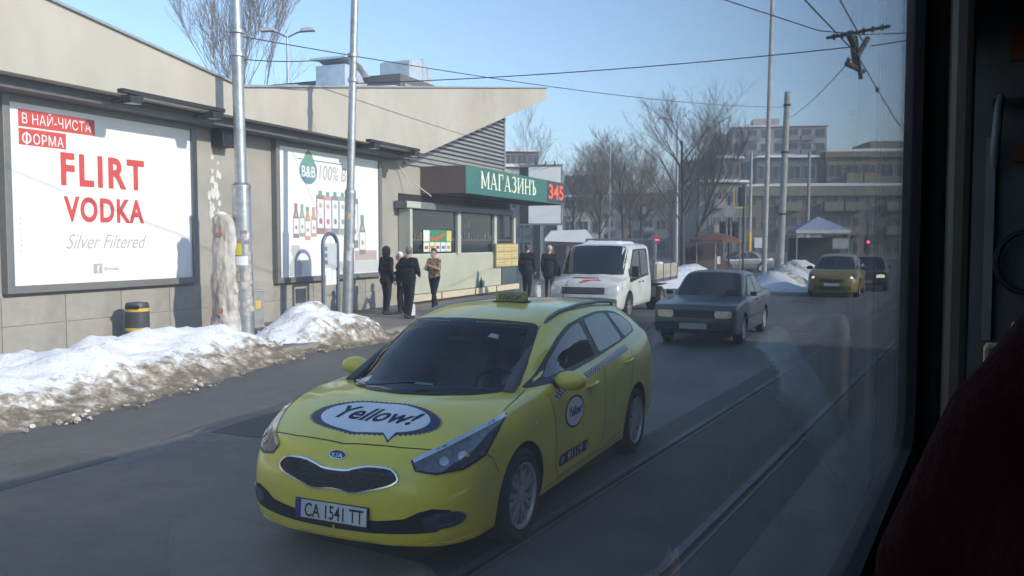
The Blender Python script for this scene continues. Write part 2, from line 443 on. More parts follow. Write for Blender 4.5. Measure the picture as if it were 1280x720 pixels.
# ---------------- the yellow estate taxi
def taxi_rows():
    r = []
    r.append(net_row([(.68,0,.165),(.865,0,.175),(.90,0,.25),(.905,0,.42),(.885,0,.58),(.84,0,.705)], (.84,0,.705), 0))
    r.append(net_row([(.66,.34,.165),(.845,.34,.175),(.88,.36,.25),(.885,.37,.42),(.865,.37,.59),(.81,.35,.72)], (.755,0,.765)))
    r.append(net_row([(.56,.64,.17),(.735,.66,.18),(.785,.68,.28),(.785,.69,.45),(.745,.68,.63),(.66,.64,.765)], (.59,0,.83)))
    r.append(net_row([(.40,.72,.18),(.50,.80,.19),(.545,.832,.31),(.535,.845,.51),(.47,.835,.71),(.36,.78,.85)], (.44,0,.885)))
    r.append(net_row([(.0,.72,.19),(.0,.83,.20),(.0,.868,.34),(.0,.886,.56),(.0,.876,.77),(-.03,.81,.925)], (.28,0,.928)))
    r.append([(-.42,.72,.19),(-.42,.835,.20),(-.42,.868,.34),(-.42,.886,.58),(-.42,.875,.79),(-.42,.825,.94),(-.40,.765,.963),(-.34,.715,.962),(-.24,.65,.957),(-.05,.48,.954),(.09,.25,.955),(.15,0,.956)])
    r.append([(-.75,.72,.19),(-.75,.835,.20),(-.75,.868,.34),(-.75,.886,.58),(-.75,.878,.80),(-.75,.835,.955),(-.75,.79,.99),(-.74,.72,1.075),(-.70,.655,1.168),(-.53,.50,1.17),(-.42,.25,1.178),(-.385,0,1.182)])
    r.append(side_row(-1.18, [(.72,.19),(.835,.20),(.868,.34),(.886,.58),(.88,.80),(.84,.965),(.795,1.0)]) + [(-1.18,.71,1.18),(-1.15,.612,1.337),(-1.05,.52,1.38),(-.94,.27,1.402),(-.90,0,1.407)])
    r.append(side_row(-1.65, [(.72,.19),(.835,.20),(.868,.34),(.886,.58),(.882,.82),(.843,.985),(.80,1.02),(.715,1.20),(.618,1.39),(.53,1.44),(.27,1.472),(0,1.482)]))
    r.append(side_row(-2.20, [(.72,.19),(.835,.20),(.868,.34),(.886,.58),(.882,.83),(.843,1.01),(.80,1.045),(.71,1.215),(.612,1.385),(.525,1.437),(.27,1.468),(0,1.478)]))
    r.append(side_row(-2.68, [(.72,.20),(.835,.21),(.868,.34),(.886,.60),(.882,.85),(.84,1.035),(.79,1.075),(.695,1.225),(.59,1.36),(.505,1.415),(.26,1.448),(0,1.458)]))
    r.append([(-3.12,.70,.21),(-3.12,.81,.22),(-3.12,.85,.36),(-3.12,.868,.62),(-3.12,.86,.87),(-3.12,.815,1.06),(-3.12,.765,1.10),(-3.11,.66,1.22),(-3.10,.56,1.325),(-3.10,.475,1.38),(-3.12,.25,1.412),(-3.13,0,1.422)])
    r.append([(-3.36,.64,.22),(-3.42,.74,.23),(-3.46,.80,.38),(-3.46,.82,.62),(-3.43,.80,.88),(-3.38,.745,1.08),(-3.35,.70,1.13),(-3.30,.62,1.22),(-3.24,.53,1.31),(-3.20,.455,1.37),(-3.18,.24,1.402),(-3.18,0,1.412)])
    r.append([(-3.46,.40,.22),(-3.54,.45,.23),(-3.59,.50,.39),(-3.59,.50,.62),(-3.56,.49,.88),(-3.51,.46,1.08),(-3.47,.45,1.13),(-3.39,.42,1.22),(-3.31,.38,1.31),(-3.26,.34,1.365),(-3.23,.20,1.395),(-3.22,0,1.405)])
    r.append([(-3.48,0,.22),(-3.57,0,.23),(-3.615,0,.39),(-3.615,0,.62),(-3.585,0,.88),(-3.54,0,1.08),(-3.50,0,1.13),(-3.42,0,1.22),(-3.34,0,1.31),(-3.28,0,1.365),(-3.245,0,1.393),(-3.235,0,1.402)])
    return r
TAXI_POS = (-0.72, 5.96, 0); TAXI_YAW = R(24.6)
def mir(P): return [(x, -y, z) for x, y, z in P]
def sym(P): return list(P) + [(x, -y, z) for x, y, z in reversed(P) if abs(y) > 1e-6]

def side_windows(root, bvh, polys, surround, y=0.75, tilt=0.32):
    for sgn in (1, -1):
        d = (0, -sgn, -tilt * 0.3)
        P = lambda q: [(x, sgn * y, z) for x, z in q]
        patch('window_surround', bvh, P(surround), d, 0.006, M['black'], root, n=80, rings=5)
        for q in polys: patch('side_window', bvh, P(q), d, 0.010, M['glass'], root, n=44, rings=5)

def build_taxi():
    me, bvh = car_body(taxi_rows(), [(0, .315, .362, .52), (-2.65, .315, .362, .52)], 10, 7)
    me.materials.append(M['yellow']); me.materials.append(M['well'])
    root = empty('taxi', TAXI_POS, car_rot(TAXI_YAW), 'yellow estate taxi with a speech bubble sticker on its bonnet', 'car')
    link('body', me, None, root)
    for x in (0, -2.65):
        for s in (1, -1): wheel(root, x, s * .775, .315, .205, 7, .222, s, M['alloy'], True, 0.034)
    # windscreen with black border, wipers
    ws = sym([(.155,0,.956),(.10,.25,.955),(-.03,.48,.954),(-.20,.62,.957),(-.34,.685,.985),(-.70,.632,1.16),(-1.03,.565,1.325),(-.93,.40,1.362),(-.86,.15,1.385)])
    d = (-.65, 0, -.76)
    ring_patch('windscreen_border', bvh, ws, d, .006, .915, M['black'], root)
    cut_opening(me, ws, d, .93)
    g = patch('windscreen', bvh, ws, d, .0075, M['screen'], root, n=90, rings=8, rnd=1, skirt=.001)
    # cabin
    lin = mat('cabin_lining', (.10,.105,.11), .8); cloth = mat('seat_cloth', (.24,.245,.25), .9, var=.15); pale = mat('headlining', (.55,.55,.53), .9)
    cab = MB(); sec = [(-.70,.30),(.70,.30),(.73,.94),(.56,1.325),(-.56,1.325),(-.73,.94)]; n6 = 6
    cab.add([(x, y, z) for x in (-.98, -2.95) for y, z in sec], [(i, (i+1) % n6, n6 + (i+1) % n6, n6 + i) for i in range(n6) if i != 3] + [tuple(range(n6, 2*n6))]); cb0 = cab.build('cabin', lin, root)
    MB().box(-2.95, -1.02, -.55, .55, 1.318, 1.324).build('headlining', pale, cb0)
    MB().prism([(-.52,.55),(.0,.55),(.12,.925),(-.30,.945),(-.46,.90)], -.64, .64, 'y').build('dashboard', lin, cb0, bevel=.02)
    for s in (1, -1):
        MB().tube([(-.22,s*.66,.94),(-.66,s*.60,1.14),(-1.03,s*.54,1.315)], .045, 8).build('pillar_lining', lin, cb0)
        st_ = MB(); st_.prism([(-1.42,.36),(-.92,.40),(-.90,.52),(-1.30,.50),(-1.52,1.02),(-1.62,1.02),(-1.50,.40)], s*.37 - .24, s*.37 + .24, 'y'); sq = st_.build('front_seat', cloth, cb0, bevel=.04)
        MB().prism([(-1.56,1.06),(-1.63,1.06),(-1.66,1.22),(-1.58,1.23)], s*.37 - .12, s*.37 + .12, 'y').build('headrest', cloth, sq, bevel=.03)
    MB().prism([(-2.55,.5),(-2.75,1.02),(-2.85,1.0),(-2.65,.45)], -.62, .62, 'y').build('rear_seat', cloth, cb0, bevel=.04)
    MB().tube([(-.62 - .05*math.sin(2*math.pi*k/24), .37 + .18*math.cos(2*math.pi*k/24), .88 + .17*math.sin(2*math.pi*k/24)) for k in range(25)], .014, 8).build('steering_wheel', M['black'], cb0)
    MB().box(-.80, -.76, -.11, .11, 1.20, 1.26).build('rear_view_mirror', M['black'], cb0, bevel=.02)
    for ya, yb in ((.10, .60), (-.45, .05)):
        ribbon('wiper', bvh, [(.10 - abs(ya)*.2, ya, .97), (.0 - abs(yb)*.28, yb, 1.0)], d, .018, .016, M['black'], root)
    st = patch('sticker', bvh, [(-.02,-.50,1.0),(-.05,-.40,1.0),(-.12,-.41,1.04),(-.10,-.51,1.04)], d, .010, M['white_print'], g, n=12, rings=2, rnd=0)
    patch('sticker', bvh, [(-.66,.30,1.25),(-.66,.38,1.25),(-.70,.37,1.28),(-.70,.31,1.28)], d, .010, mat('pale_sticker', (.35,.36,.38), .4), g, n=12, rings=2, rnd=0)
    patch('dash_paper', bvh, [(.02,.05,1.0),(.0,.18,1.0),(-.02,.18,1.015),(.0,.05,1.015)], d, .010, mat('dash_paper', (.16,.17,.18), .6), g, n=12, rings=2, rnd=0)
    # side glass
    side_windows(root, bvh,
        [[(-.60,1.0),(-.80,1.105),(-1.10,1.225),(-1.40,1.308),(-1.62,1.335),(-1.68,1.045)],
         [(-1.75,1.345),(-2.12,1.368),(-2.36,1.358),(-2.47,1.10),(-1.80,1.052)],
         [(-2.46,1.352),(-2.72,1.325),(-2.90,1.265),(-2.97,1.20),(-2.92,1.145),(-2.58,1.108)]],
        [(-.34,.967),(-.55,1.03),(-.80,1.14),(-1.10,1.255),(-1.40,1.335),(-1.70,1.368),(-2.12,1.388),(-2.45,1.378),(-2.75,1.345),(-2.95,1.275),(-3.03,1.20),(-2.98,1.135),(-2.5,1.085),(-1.7,1.02),(-.7,.96)])
    patch('rear_window', bvh, sym([(-3.50,0,1.13),(-3.47,.35,1.13),(-3.40,.60,1.14),(-3.30,.48,1.30),(-3.28,0,1.33)]), (.9,0,-.4), .006, M['glass'], root)
    # seams
    dn = (-.45, 0, -1)
    hs = sym([(.785,0,.742),(.775,.2,.745),(.754,.389,.75),(.71,.587,.747)])
    ribbon('bonnet_seam', bvh, [(.71,-.587,.747),(.754,-.389,.75),(.775,-.2,.745),(.785,0,.742),(.775,.2,.745),(.754,.389,.75),(.71,.587,.747)], dn, .009, .0015, M['black'], root)
    for s in (1, -1):
        ribbon('bonnet_seam', bvh, [(.14,s*.795,.90),(-.1,s*.775,.93),(-.34,s*.74,.965)], (0, -s*.3, -1), .008, .0015, M['black'], root)
        sd = (0, -s, 0)
        ribbon('door_seam', bvh, [(-.50,s*.85,.95),(-.56,s*.88,.70),(-.58,s*.88,.40),(-.66,s*.87,.27),(-1.60,s*.87,.27),(-1.68,s*.88,.40),(-1.71,s*.88,.80),(-1.72,s*.85,1.02)], sd, .008, .0015, M['black'], root)
        ribbon('door_seam', bvh, [(-1.72,s*.87,.27),(-2.20,s*.87,.30),(-2.30,s*.88,.50),(-2.46,s*.88,.70),(-2.55,s*.85,1.05)], sd, .008, .0015, M['black'], root)
        ribbon('bumper_seam', bvh, [(.48,s*.835,.70),(.42,s*.84,.66),(.36,s*.85,.56)], sd, .007, .0015, M['black'], root)
        sill = ribbon('sill', bvh, [(-.42,s*.84,.225),(-2.25,s*.84,.225)], (0, -s, .25), .06, .003, M['dark'], root)
        for hx, hz in ((-1.36,.855),(-2.36,.92)):
            y0 = cast(bvh, (hx, s*.88, hz), Vector(sd), 0).y
            h = MB(); h.tube([(hx+.10,y0-s*.01,hz-.012),(hx+.075,y0+s*.026,hz-.006),(hx,y0+s*.034,hz),(hx-.075,y0+s*.026,hz+.006),(hx-.10,y0-s*.01,hz+.010)], [.014,.017,.017,.017,.014], 8)
            h.build('door_handle', M['yellow'], root, smooth=60)
        # mirror
        m = MB(); m.ball((-.70, s*.945, .985), (.085, .125, .072), 20)
        k = [(x, y, z) for x, y, z in m.v]
        m.v = [(x if x > -.74 else -.74 - (x + .74) * .1, y, z) for x, y, z in m.v]
        mo = m.build('wing_mirror', M['yellow'], root, smooth=60)
        MB().tube([(-.66, s*.78, .955), (-.68, s*.87, .955), (-.69, s*.92, .965)], [.035,.03,.03], 8).build('mirror_arm', M['black'], mo, smooth=60)
        # roof rail
        q = MB(); q.tube([(-1.08,s*.565,1.345),(-1.18,s*.575,1.392),(-1.40,s*.57,1.428),(-1.9,s*.565,1.452),(-2.5,s*.55,1.445),(-2.9,s*.53,1.415),(-3.02,s*.51,1.372)], [.012,.016,.017,.017,.017,.016,.012], 8)
        q.build('roof_rail', mat('rail_grey', (.16,.17,.18), .4, .6), root, smooth=60)
        patch('side_repeater', bvh, [(-.22,s*.88,.745),(-.27,s*.88,.745),(-.27,s*.88,.765),(-.22,s*.88,.765)], sd, .006, M['lens'], root, n=12, rings=2)
    # headlights
    hl = [(.800,.50,.700),(.815,.535,.645),(.77,.645,.628),(.655,.765,.645),(.49,.834,.70),(.145,.815,.888),(.41,.755,.845),(.63,.65,.782)]
    hd = Vector((-1, -.75, -.35)).normalized()
    for s in (1, -1):
        P = hl if s > 0 else mir(hl); dd = (hd.x, hd.y * s, hd.z); yy = lambda q: [(x, s*y, z) for x, y, z in q]
        h = patch('headlight', bvh, P, dd, .006, M['lamp'], root, n=60, rings=6, rnd=1)
        ribbon('chrome_edge', bvh, yy([(.145,.815,.884),(.41,.757,.838),(.63,.652,.773),(.795,.507,.695)]), dd, .026, .0095, M['chrome'], h)
        ribbon('black_edge', bvh, yy([(.802,.50,.70),(.817,.535,.642),(.77,.648,.624),(.655,.768,.641),(.49,.838,.697),(.14,.818,.89)]), dd, .012, .009, M['black'], h)
        for (cx, cy, cz, rr, mm) in ((.60,.735,.700,.034,'bowl'),(.70,.66,.686,.030,'bowl'),(.575,.75,.703,.012,'amber')):  # the small amber disc paints a warm glint into the headlight
            ci = [(cx + rr*math.cos(t)*-.55, s*(cy + rr*math.cos(t)*.8), cz + rr*math.sin(t)) for t in [2*math.pi*k/14 for k in range(14)]]
            patch('lamp_bowl', bvh, ci, dd, .0105, M[mm], h, n=14, rings=2, rnd=0)
    # grille with chrome surround and honeycomb bars
    fd = (-1, 0, 0)
    gr = [(0,.610),(.09,.612),(.15,.632),(.24,.652),(.38,.650),(.425,.622),(.445,.585),(.40,.552),(.30,.522),(.16,.484),(.10,.486),(.05,.496),(0,.498)]
    G = [(.88, y, z) for y, z in gr] + [(.88, -y, z) for y, z in reversed(gr[1:-1])]
    g = patch('grille', bvh, G, fd, .005, M['black'], root, n=80, rings=5, rnd=1)
    ribbon('chrome_surround', bvh, [tuple(p) for p in smooth_poly(G, 1)], fd, .011, .013, M['chrome'], g, step=.03, closed=True)
    bars = MB(); bm_mat = mat('grille_bars', (.06,.062,.066), .35, .5)
    for r_ in range(5):
        z0 = .515 + r_ * .030
        for k in range(-8, 9):
            y0 = k * .052 + (r_ % 2) * .026
            t = abs(y0)
            lo = np.interp(t, [0,.10,.16,.30,.40,.445], [.508,.497,.496,.534,.565,.60]); hi = np.interp(t, [0,.09,.15,.24,.38,.445], [.602,.604,.624,.644,.642,.60])
            if not (lo < z0 < hi - .006) or t > .40: continue
            q = [cast(bvh, (.88, y0 + a, z0 + b), Vector(fd), .008) for a, b in ((-.022,0),(-.012,.010),(.012,.010),(.022,0),(.012,-.010),(-.012,-.010))]
            bars.tube(q + [q[0]], .0028, 4, caps=False)
    bars.build('grille_mesh', bm_mat, g)
    # badge
    b = MB(); el = [(math.cos(t), math.sin(t)) for t in [2*math.pi*k/28 for k in range(28)]]
    bd = Vector((-1, 0, -.55)).normalized()
    bg = patch('badge', bvh, [(.845, .066*a, .69 + .033*c_) for a, c_ in el], bd, .006, M['chrome'], root, n=28, rings=2, rnd=0)
    patch('badge_face', bvh, [(.845, .058*a, .69 + .027*c_) for a, c_ in el], bd, .009, M['navy_print'], bg, n=28, rings=2, rnd=0)
    t = text('lettering', 'KIA', .042, M['chrome'], bg, (.86, 0, .676), (R(66), 0, R(90)), 1.25, .02, 0, .0005, 'CENTER')
    lay(t, bvh, bd, .0105)
    # lower intake, fog lights, plate
    lo = [(0,.248),(.28,.252),(.55,.272),(.68,.285),(.76,.325),(.79,.375),(.76,.415),(.66,.425),(.57,.40),(.50,.36),(.30,.33),(0,.33)]
    for s in (1, -1):
        P = [(.87 - .0*y, s*y, z) for y, z in lo]
        patch('lower_intake', bvh, P, (-1, -s*.25, 0), .004, M['black'], root, n=70, rings=5, rnd=0)
        F = [(.834,.586,.372),(.80,.664,.405),(.715,.765,.405),(.655,.80,.372),(.69,.78,.322),(.796,.661,.298),(.831,.589,.318)]
        P = [(x, s*y, z) for x, y, z in F]; dd = (-1, -s*.8, 0)
        f = patch('fog_light', bvh, P, dd, .010, M['lamp'], root, n=36, rings=4, rnd=2)
        ribbon('chrome_blade', bvh, [(.80,s*.665,.322),(.71,s*.765,.345)], dd, .014, .014, M['chrome'], f)
        ci = [(.75 - .03*math.cos(t), s*(.71 + .035*math.cos(t)), .37 + .028*math.sin(t)) for t in [2*math.pi*k/14 for k in range(14)]]
        patch('lamp_bowl', bvh, ci, dd, .0145, M['bowl'], f, n=14, rings=2, rnd=0)
        patch('lip_spoiler', bvh, [(.87,s*0,.178),(.85,s*.35,.178),(.70,s*.68,.19),(.55,s*.80,.21),(.55,s*.80,.235),(.70,s*.70,.21),(.86,s*.35,.20),(.88,0,.20)], (-1,-s*.4,0), .006, M['yellow'], root, n=50, rings=2, rnd=0)
    pl = empty('number_plate', (.912, -.01, .345)); pl.parent = root; pl.rotation_euler = (0, R(-4), 0)
    MB().box(-.010, .003, -.272, .272, -.070, .064).build('holder', M['black'], pl, bevel=.004)
    MB().box(.003, .006, -.262, .262, -.052, .058).build('plate', M['plate'], pl)
    MB().box(.006, .0068, -.2615, -.222, -.0515, .0575).build('blue_band', M['plate_blue'], pl)
    text('lettering', 'CA 1541 TT', .118, M['black_print'], pl, (.0068, .022, -.040), (R(90), 0, R(90)), .72, .012, 0, .0004, 'CENTER')
    # rear lamps and rear plate
    for s in (1, -1):
        patch('tail_lamp', bvh, [(-3.42,s*.80,.86),(-3.34,s*.80,.92),(-3.28,s*.79,1.04),(-3.36,s*.74,1.07),(-3.52,s*.50,1.05),(-3.55,s*.50,.90)], (1,-s*.9,0), .008, M['red_lens'], root, n=36, rings=4)
    # checker strip along the belt line
    cb = MB()
    for s in (1, -1):
        n_ = 66
        for k in range(n_):
            for r_ in range(3):
                x0 = -.60 - 1.86 * k / n_; x1 = -.60 - 1.86 * (k + 1) / n_
                zb = lambda x: np.interp(-x, [.60, 1.6, 2.46], [.855, .935, 1.005]); hh = .0165
                q = [cast(bvh, (x, s*.85, zb(x) + hh * (r_ + e)), Vector((0, -s, 0)), .003) for x, e in ((x0,0),(x1,0),(x1,1),(x0,1))]
                cb.add(q if s > 0 else q[::-1], [(0,1,2,3)], (k + r_) % 2)
    cb.build('checker_band', [M['white_print'], M['black_print']], root)
    # speech bubble on the bonnet
    cx, cy, ax, ay = .505, .04, .175, .405
    dz = Vector((0, 0, -1))
    ring = []
    for k in range(150):
        t = 2*math.pi*k/150; q = 1.0 + (.075 if k % 2 else .0) + .10*abs(math.sin(t))**3
        ring.append((cx + ax*1.13*q*math.cos(t)*.97, cy + ay*1.08*q*math.sin(t)*.97, .9))
    bb = patch('bubble_border', bvh, ring, dz, .0018, M['navy_print'], root, n=300, rings=5, rnd=0, skirt=.003)
    tail = [(.63,.17,.8),(.645,.29,.8),(.725,.285,.8)]
    patch('bubble_border', bvh, [(.62,.15,.8),(.63,.31,.8),(.745,.292,.8)], dz, .0024, M['navy_print'], root, n=24, rings=3, rnd=0, skirt=.003)
    patch('bubble', bvh, [(cx + ax*math.cos(t), cy + ay*math.sin(t), .9) for t in [2*math.pi*k/60 for k in range(60)]], dz, .0036, M['white_print'], root, n=60, rings=6, rnd=0, skirt=.004)
    patch('bubble', bvh, tail, dz, .0040, M['white_print'], root, n=18, rings=3, rnd=0, skirt=.004)
    t = text('lettering', 'Yellow!', .205, M['navy_print'], root, (.555, .03, .95), (0, 0, R(90)), .98, .022, .35, .0003, 'CENTER')
    lay(t, bvh, dz, .0056)
    # door stickers
    for s in (1, -1):
        sd = Vector((0, -s, 0)); el = [(math.cos(t), math.sin(t)) for t in [2*math.pi*k/40 for k in range(40)]]
        patch('door_bubble', bvh, [(-.96 + .205*a, s*.88, .708 + .122*b_) for a, b_ in el], sd, .0016, M['black_print'], root, n=40, rings=4, rnd=0, skirt=.003)
        patch('door_bubble', bvh, [(-.96 + .185*a, s*.88, .708 + .106*b_) for a, b_ in el], sd, .0032, M['white_print'], root, n=40, rings=4, rnd=0, skirt=.003)
        rot = (R(90), 0, R(180)) if s > 0 else (R(90), 0, 0)
        t = text('lettering', 'Yellow!', .098, M['black_print'], root, (-.955, s*.9, .682), rot, .95, .02, .3, .0003, 'CENTER'); lay(t, bvh, sd, .005)
        pill = [(-.97 + (.27 if a > 0 else -.27) + .045*a, s*.88, .385 + .045*b_) for a, b_ in el]
        patch('phone_sticker', bvh, pill, sd, .0018, M['black_print'], root, n=50, rings=3, rnd=0, skirt=.003)
        t = text('lettering', '91119', .105, M['white_print'], root, (-.985, s*.9, .349), rot, 1.25, .022, 0, .0003, 'CENTER'); lay(t, bvh, sd, .0036); t['kind'] = 'stuff'
        for ex in (.245, -.275):
            patch('sticker_dot', bvh, [(-.97 + ex + .030*a, s*.88, .385 + .030*b_) for a, b_ in el[::3]], sd, .0034, mat('grey_vinyl', (.30,.31,.30), .4), root, n=14, rings=2, rnd=0, skirt=.003)
    # roof sign
    sg = MB(); sg.prism([(-.055,0),(.06,0),(.035,.085),(-.04,.085)], -.135, .135, 'y')
    so = sg.build('roof_sign', mat('roof_sign_yellow', (.26,.24,.07), .4), root, loc=(-1.62, .05, 1.485), bevel=.012)
    MB().box(-.07, .07, -.15, .15, -.012, .004).build('magnet_base', M['black'], so)
    text('lettering', 'ТАКСИ', .054, M['black_print'], so, (.0565, 0, .018), (R(73), 0, R(90)), 1.15, .015, 0, .001, 'CENTER')
    MB().tube([(-2.95, 0, 1.43), (-3.02, 0, 1.50), (-3.12, 0, 1.60)], [.006,.005,.003], 6).build('aerial', M['black'], root)
    return root, bvh
taxi, taxi_bvh = build_taxi()
# ---------------- generic details for the other vehicles
def dress(root, bvh, ws, wd, sidew, surround, lamps, lamp_mat, tail=None, rear=None, y=.75):
    if ws:
        patch('windscreen_border', bvh, sym(ws), wd, .004, M['black'], root, n=70, rings=6)
        c = sum((Vector(p) for p in sym(ws)), Vector()) / len(sym(ws))
        patch('windscreen', bvh, [tuple(c + (Vector(p) - c) * .95) for p in sym(ws)], wd, .008, M['glass'], root, n=70, rings=6)
    side_windows(root, bvh, sidew, surround, y)
    for s in (1, -1):
        for P, d in lamps:
            patch('headlight', bvh, [(a, s*b, c) for a, b, c in P], (d[0], s*d[1], d[2]), .007, lamp_mat, root, n=24, rings=3)
        if tail: patch('tail_lamp', bvh, [(a, s*b, c) for a, b, c in tail[0]], (tail[1][0], s*tail[1][1], 0), .007, M['red_lens'], root, n=24, rings=3)
    if rear: patch('rear_window', bvh, sym(rear[0]), rear[1], .006, M['glass'], root, n=50, rings=5)
def seams(root, bvh, lines, m=None):
    for s in (1, -1):
        for ln in lines: ribbon('door_seam', bvh, [(a, s*.8, c) for a, c in ln], (0, -s, 0), .008, .0015, m or M['black'], root)

def saloon_rows():
    P = [(.68,.20),(.775,.21),(.812,.32),(.825,.55),(.82,.74),(.80,.85)]
    r = [net_row([(.62,0,.24),(.79,0,.25),(.83,0,.34),(.83,0,.50),(.815,0,.68),(.785,0,.795)], (.785,0,.795), 0),
         net_row([(.62,.40,.24),(.79,.40,.25),(.825,.41,.34),(.825,.41,.50),(.81,.41,.68),(.78,.40,.795)], (.68,0,.822), .004),
         net_row([(.56,.66,.23),(.72,.74,.24),(.76,.765,.34),(.76,.775,.50),(.75,.79,.68),(.72,.77,.79)], (.42,0,.845), .004),
         net_row([(.40,.68,.21),(.45,.78,.22),(.46,.812,.33),(.46,.82,.52),(.46,.818,.73),(.44,.797,.825)], (.18,0,.868), .004),
         net_row([(.0,.68,.20),(0,.78,.21),(0,.815,.32),(0,.826,.54),(0,.822,.76),(-.02,.805,.855)], (-.08,0,.888), .004),
         side_row(-.45, P[:5]) + [(-.45,.79,.872),(-.45,.75,.89),(-.44,.70,.895),(-.42,.64,.90),(-.40,.48,.905),(-.36,.25,.908),(-.35,0,.908)],
         side_row(-.72, P[:5]) + [(-.72,.795,.875),(-.72,.762,.90),(-.72,.70,1.005),(-.72,.638,1.105),(-.68,.49,1.125),(-.65,.25,1.135),(-.64,0,1.14)],
         side_row(-1.08, P[:5]) + [(-1.08,.797,.878),(-1.08,.765,.905),(-1.08,.68,1.12),(-1.08,.59,1.315),(-1.04,.50,1.355),(-1.0,.26,1.376),(-.98,0,1.382)]]
    for x, q in ((-1.5, [(.797,.88),(.765,.908),(.68,1.13),(.59,1.335),(.51,1.378),(.26,1.40),(0,1.406)]), (-1.95, [(.797,.885),(.765,.915),(.68,1.13),(.588,1.33),(.505,1.372),(.26,1.396),(0,1.402)])):
        r.append(side_row(x, P[:5] + q))
    r.append(side_row(-2.3, P[:5]) + [(-2.3,.797,.89),(-2.3,.765,.92),(-2.3,.675,1.12),(-2.3,.57,1.30),(-2.28,.49,1.345),(-2.25,.25,1.368),(-2.24,0,1.375)])
    r.append(side_row(-2.85, P[:5]) + [(-2.85,.79,.895),(-2.85,.755,.93),(-2.83,.70,.948),(-2.81,.62,.958),(-2.8,.48,.964),(-2.79,.25,.967),(-2.79,0,.968)])
    r.append([(-3.3,.66,.25),(-3.42,.74,.26),(-3.46,.78,.36),(-3.46,.785,.55),(-3.45,.78,.75),(-3.42,.755,.885),(-3.40,.72,.925),(-3.38,.66,.94),(-3.36,.58,.95),(-3.34,.45,.955),(-3.32,.24,.958),(-3.3,0,.96)])
    r.append([(-3.35,.42,.25),(-3.5,.45,.26),(-3.54,.47,.36),(-3.54,.47,.55),(-3.53,.46,.75),(-3.5,.45,.9),(-3.48,.43,.93),(-3.45,.40,.945),(-3.43,.36,.952),(-3.41,.28,.956),(-3.4,.15,.958),(-3.39,0,.96)])
    r.append([(x - .005, 0, z) for x, y, z in r[-1]])
    return r
def build_saloon(name, pos, yaw, paint, label, plate='', lamp=None):
    me, bvh = car_body(saloon_rows(), [(0,.30,.335,.5), (-2.475,.30,.335,.5)], 5, 4)
    me.materials.append(paint); me.materials.append(M['well'])
    root = empty(name, pos, car_rot(yaw), label, 'car'); link('body', me, None, root)
    for x in (0, -2.475):
        for s in (1, -1): wheel(root, x, s*.715, .295, .175, 8, .19, s, M['alloy'], False, .05)
    dress(root, bvh, [(-.36,0,.915),(-.40,.46,.912),(-.45,.66,.925),(-.72,.605,1.105),(-1.03,.545,1.325),(-.97,.25,1.365),(-.955,0,1.37)], (-.7,0,-.7),
        [[(-.62,.925),(-.80,1.04),(-1.12,1.26),(-1.46,1.30),(-1.46,.93)], [(-1.54,.93),(-1.54,1.30),(-1.98,1.285),(-2.22,1.10),(-2.26,.945)]],
        [(-.52,.905),(-.78,1.07),(-1.10,1.295),(-1.5,1.325),(-2.02,1.31),(-2.30,1.10),(-2.36,.925),(-1.5,.905)],
        [([(.80,.40,.555),(.78,.68,.555),(.76,.72,.60),(.76,.70,.69),(.80,.40,.69)], (-1,0,0))], lamp or M['lens'],
        ([(-3.5,.30,.62),(-3.44,.76,.62),(-3.44,.76,.82),(-3.5,.30,.82)], (1,-.3,0)), ([(-2.76,0,.985),(-2.76,.56,.98),(-2.36,.50,1.31),(-2.33,0,1.345)], (.6,0,-.7)), .72)
    seams(root, bvh, [[(-.50,.86),(-.52,.30),(-1.48,.30),(-1.50,.90)], [(-1.52,.30),(-2.05,.32),(-2.16,.55),(-2.30,.90)]])
    fd = (-1, 0, 0)
    g = patch('grille', bvh, sym([(.82,0,.55),(.82,.39,.55),(.82,.39,.70),(.82,0,.70)]), fd, .006, M['black'], root, n=40, rings=3, rnd=0)
    for z in (.58,.61,.64,.67): ribbon('grille_slat', bvh, [(.82,-.38,z),(.82,.38,z)], fd, .008, .012, M['dark'], g)
    lt = MB()
    lt.prism([(-.72,.30),(.72,.30),(.76,.36),(.76,.44),(.72,.47),(-.72,.47),(-.76,.44),(-.76,.36)], .76, .885, 'x')
    lt.build('front_bumper', M['dark'], root, bevel=.02)
    pl = MB().box(.886, .894, -.26, .26, .345, .455).build('number_plate', mat('dirty_plate', (.34,.34,.33), .5), root)
    if plate: text('lettering', plate, .115, M['black_print'], pl, (.8945, 0, .362), (R(90), 0, R(90)), .72, .01, 0, .0004, 'CENTER')
    lb = MB(); lb.prism([(-.74,.36),(.74,.36),(.74,.47),(-.74,.47)], -3.60, -3.50, 'x'); lb.build('rear_bumper', M['dark'], root, bevel=.02)
    for s in (1, -1):
        ribbon('side_trim', bvh, [(.36,s*.82,.50),(.36,s*.82,.501),(-3.0,s*.82,.50)], (0,-s,0), .035, .006, M['dark'], root)
        m = MB(); m.box(-.70, -.62, s*.80, s*.93, .91, 1.0); m.build('wing_mirror', M['dark'], root, bevel=.02)
        for hx in (-1.36, -2.12):
            MB().box(hx - .07, hx + .07, s*.815 - .02, s*.815 + .02, .80, .825).build('door_handle', M['dark'], root, bevel=.006)
    return root, bvh
blue_grey = mat('blue_grey_paint', (.075,.092,.105), .38, .3, var=.1, coat=.5, dirt=(.16,.15,.14), dscale=2.5, damt=.5)
jetta, _b = build_saloon('saloon_car', (3.83, 17.0, 0), R(25.5), blue_grey, 'old boxy blue grey saloon driving beside the tram rails')
for o in jetta.children:
    if o.name.startswith('headlight'):
        o.data.materials.clear(); o.data.materials.append(mat('warm_headlamp', (.72,.58,.38), .2, .1, var=.25, scale=20))

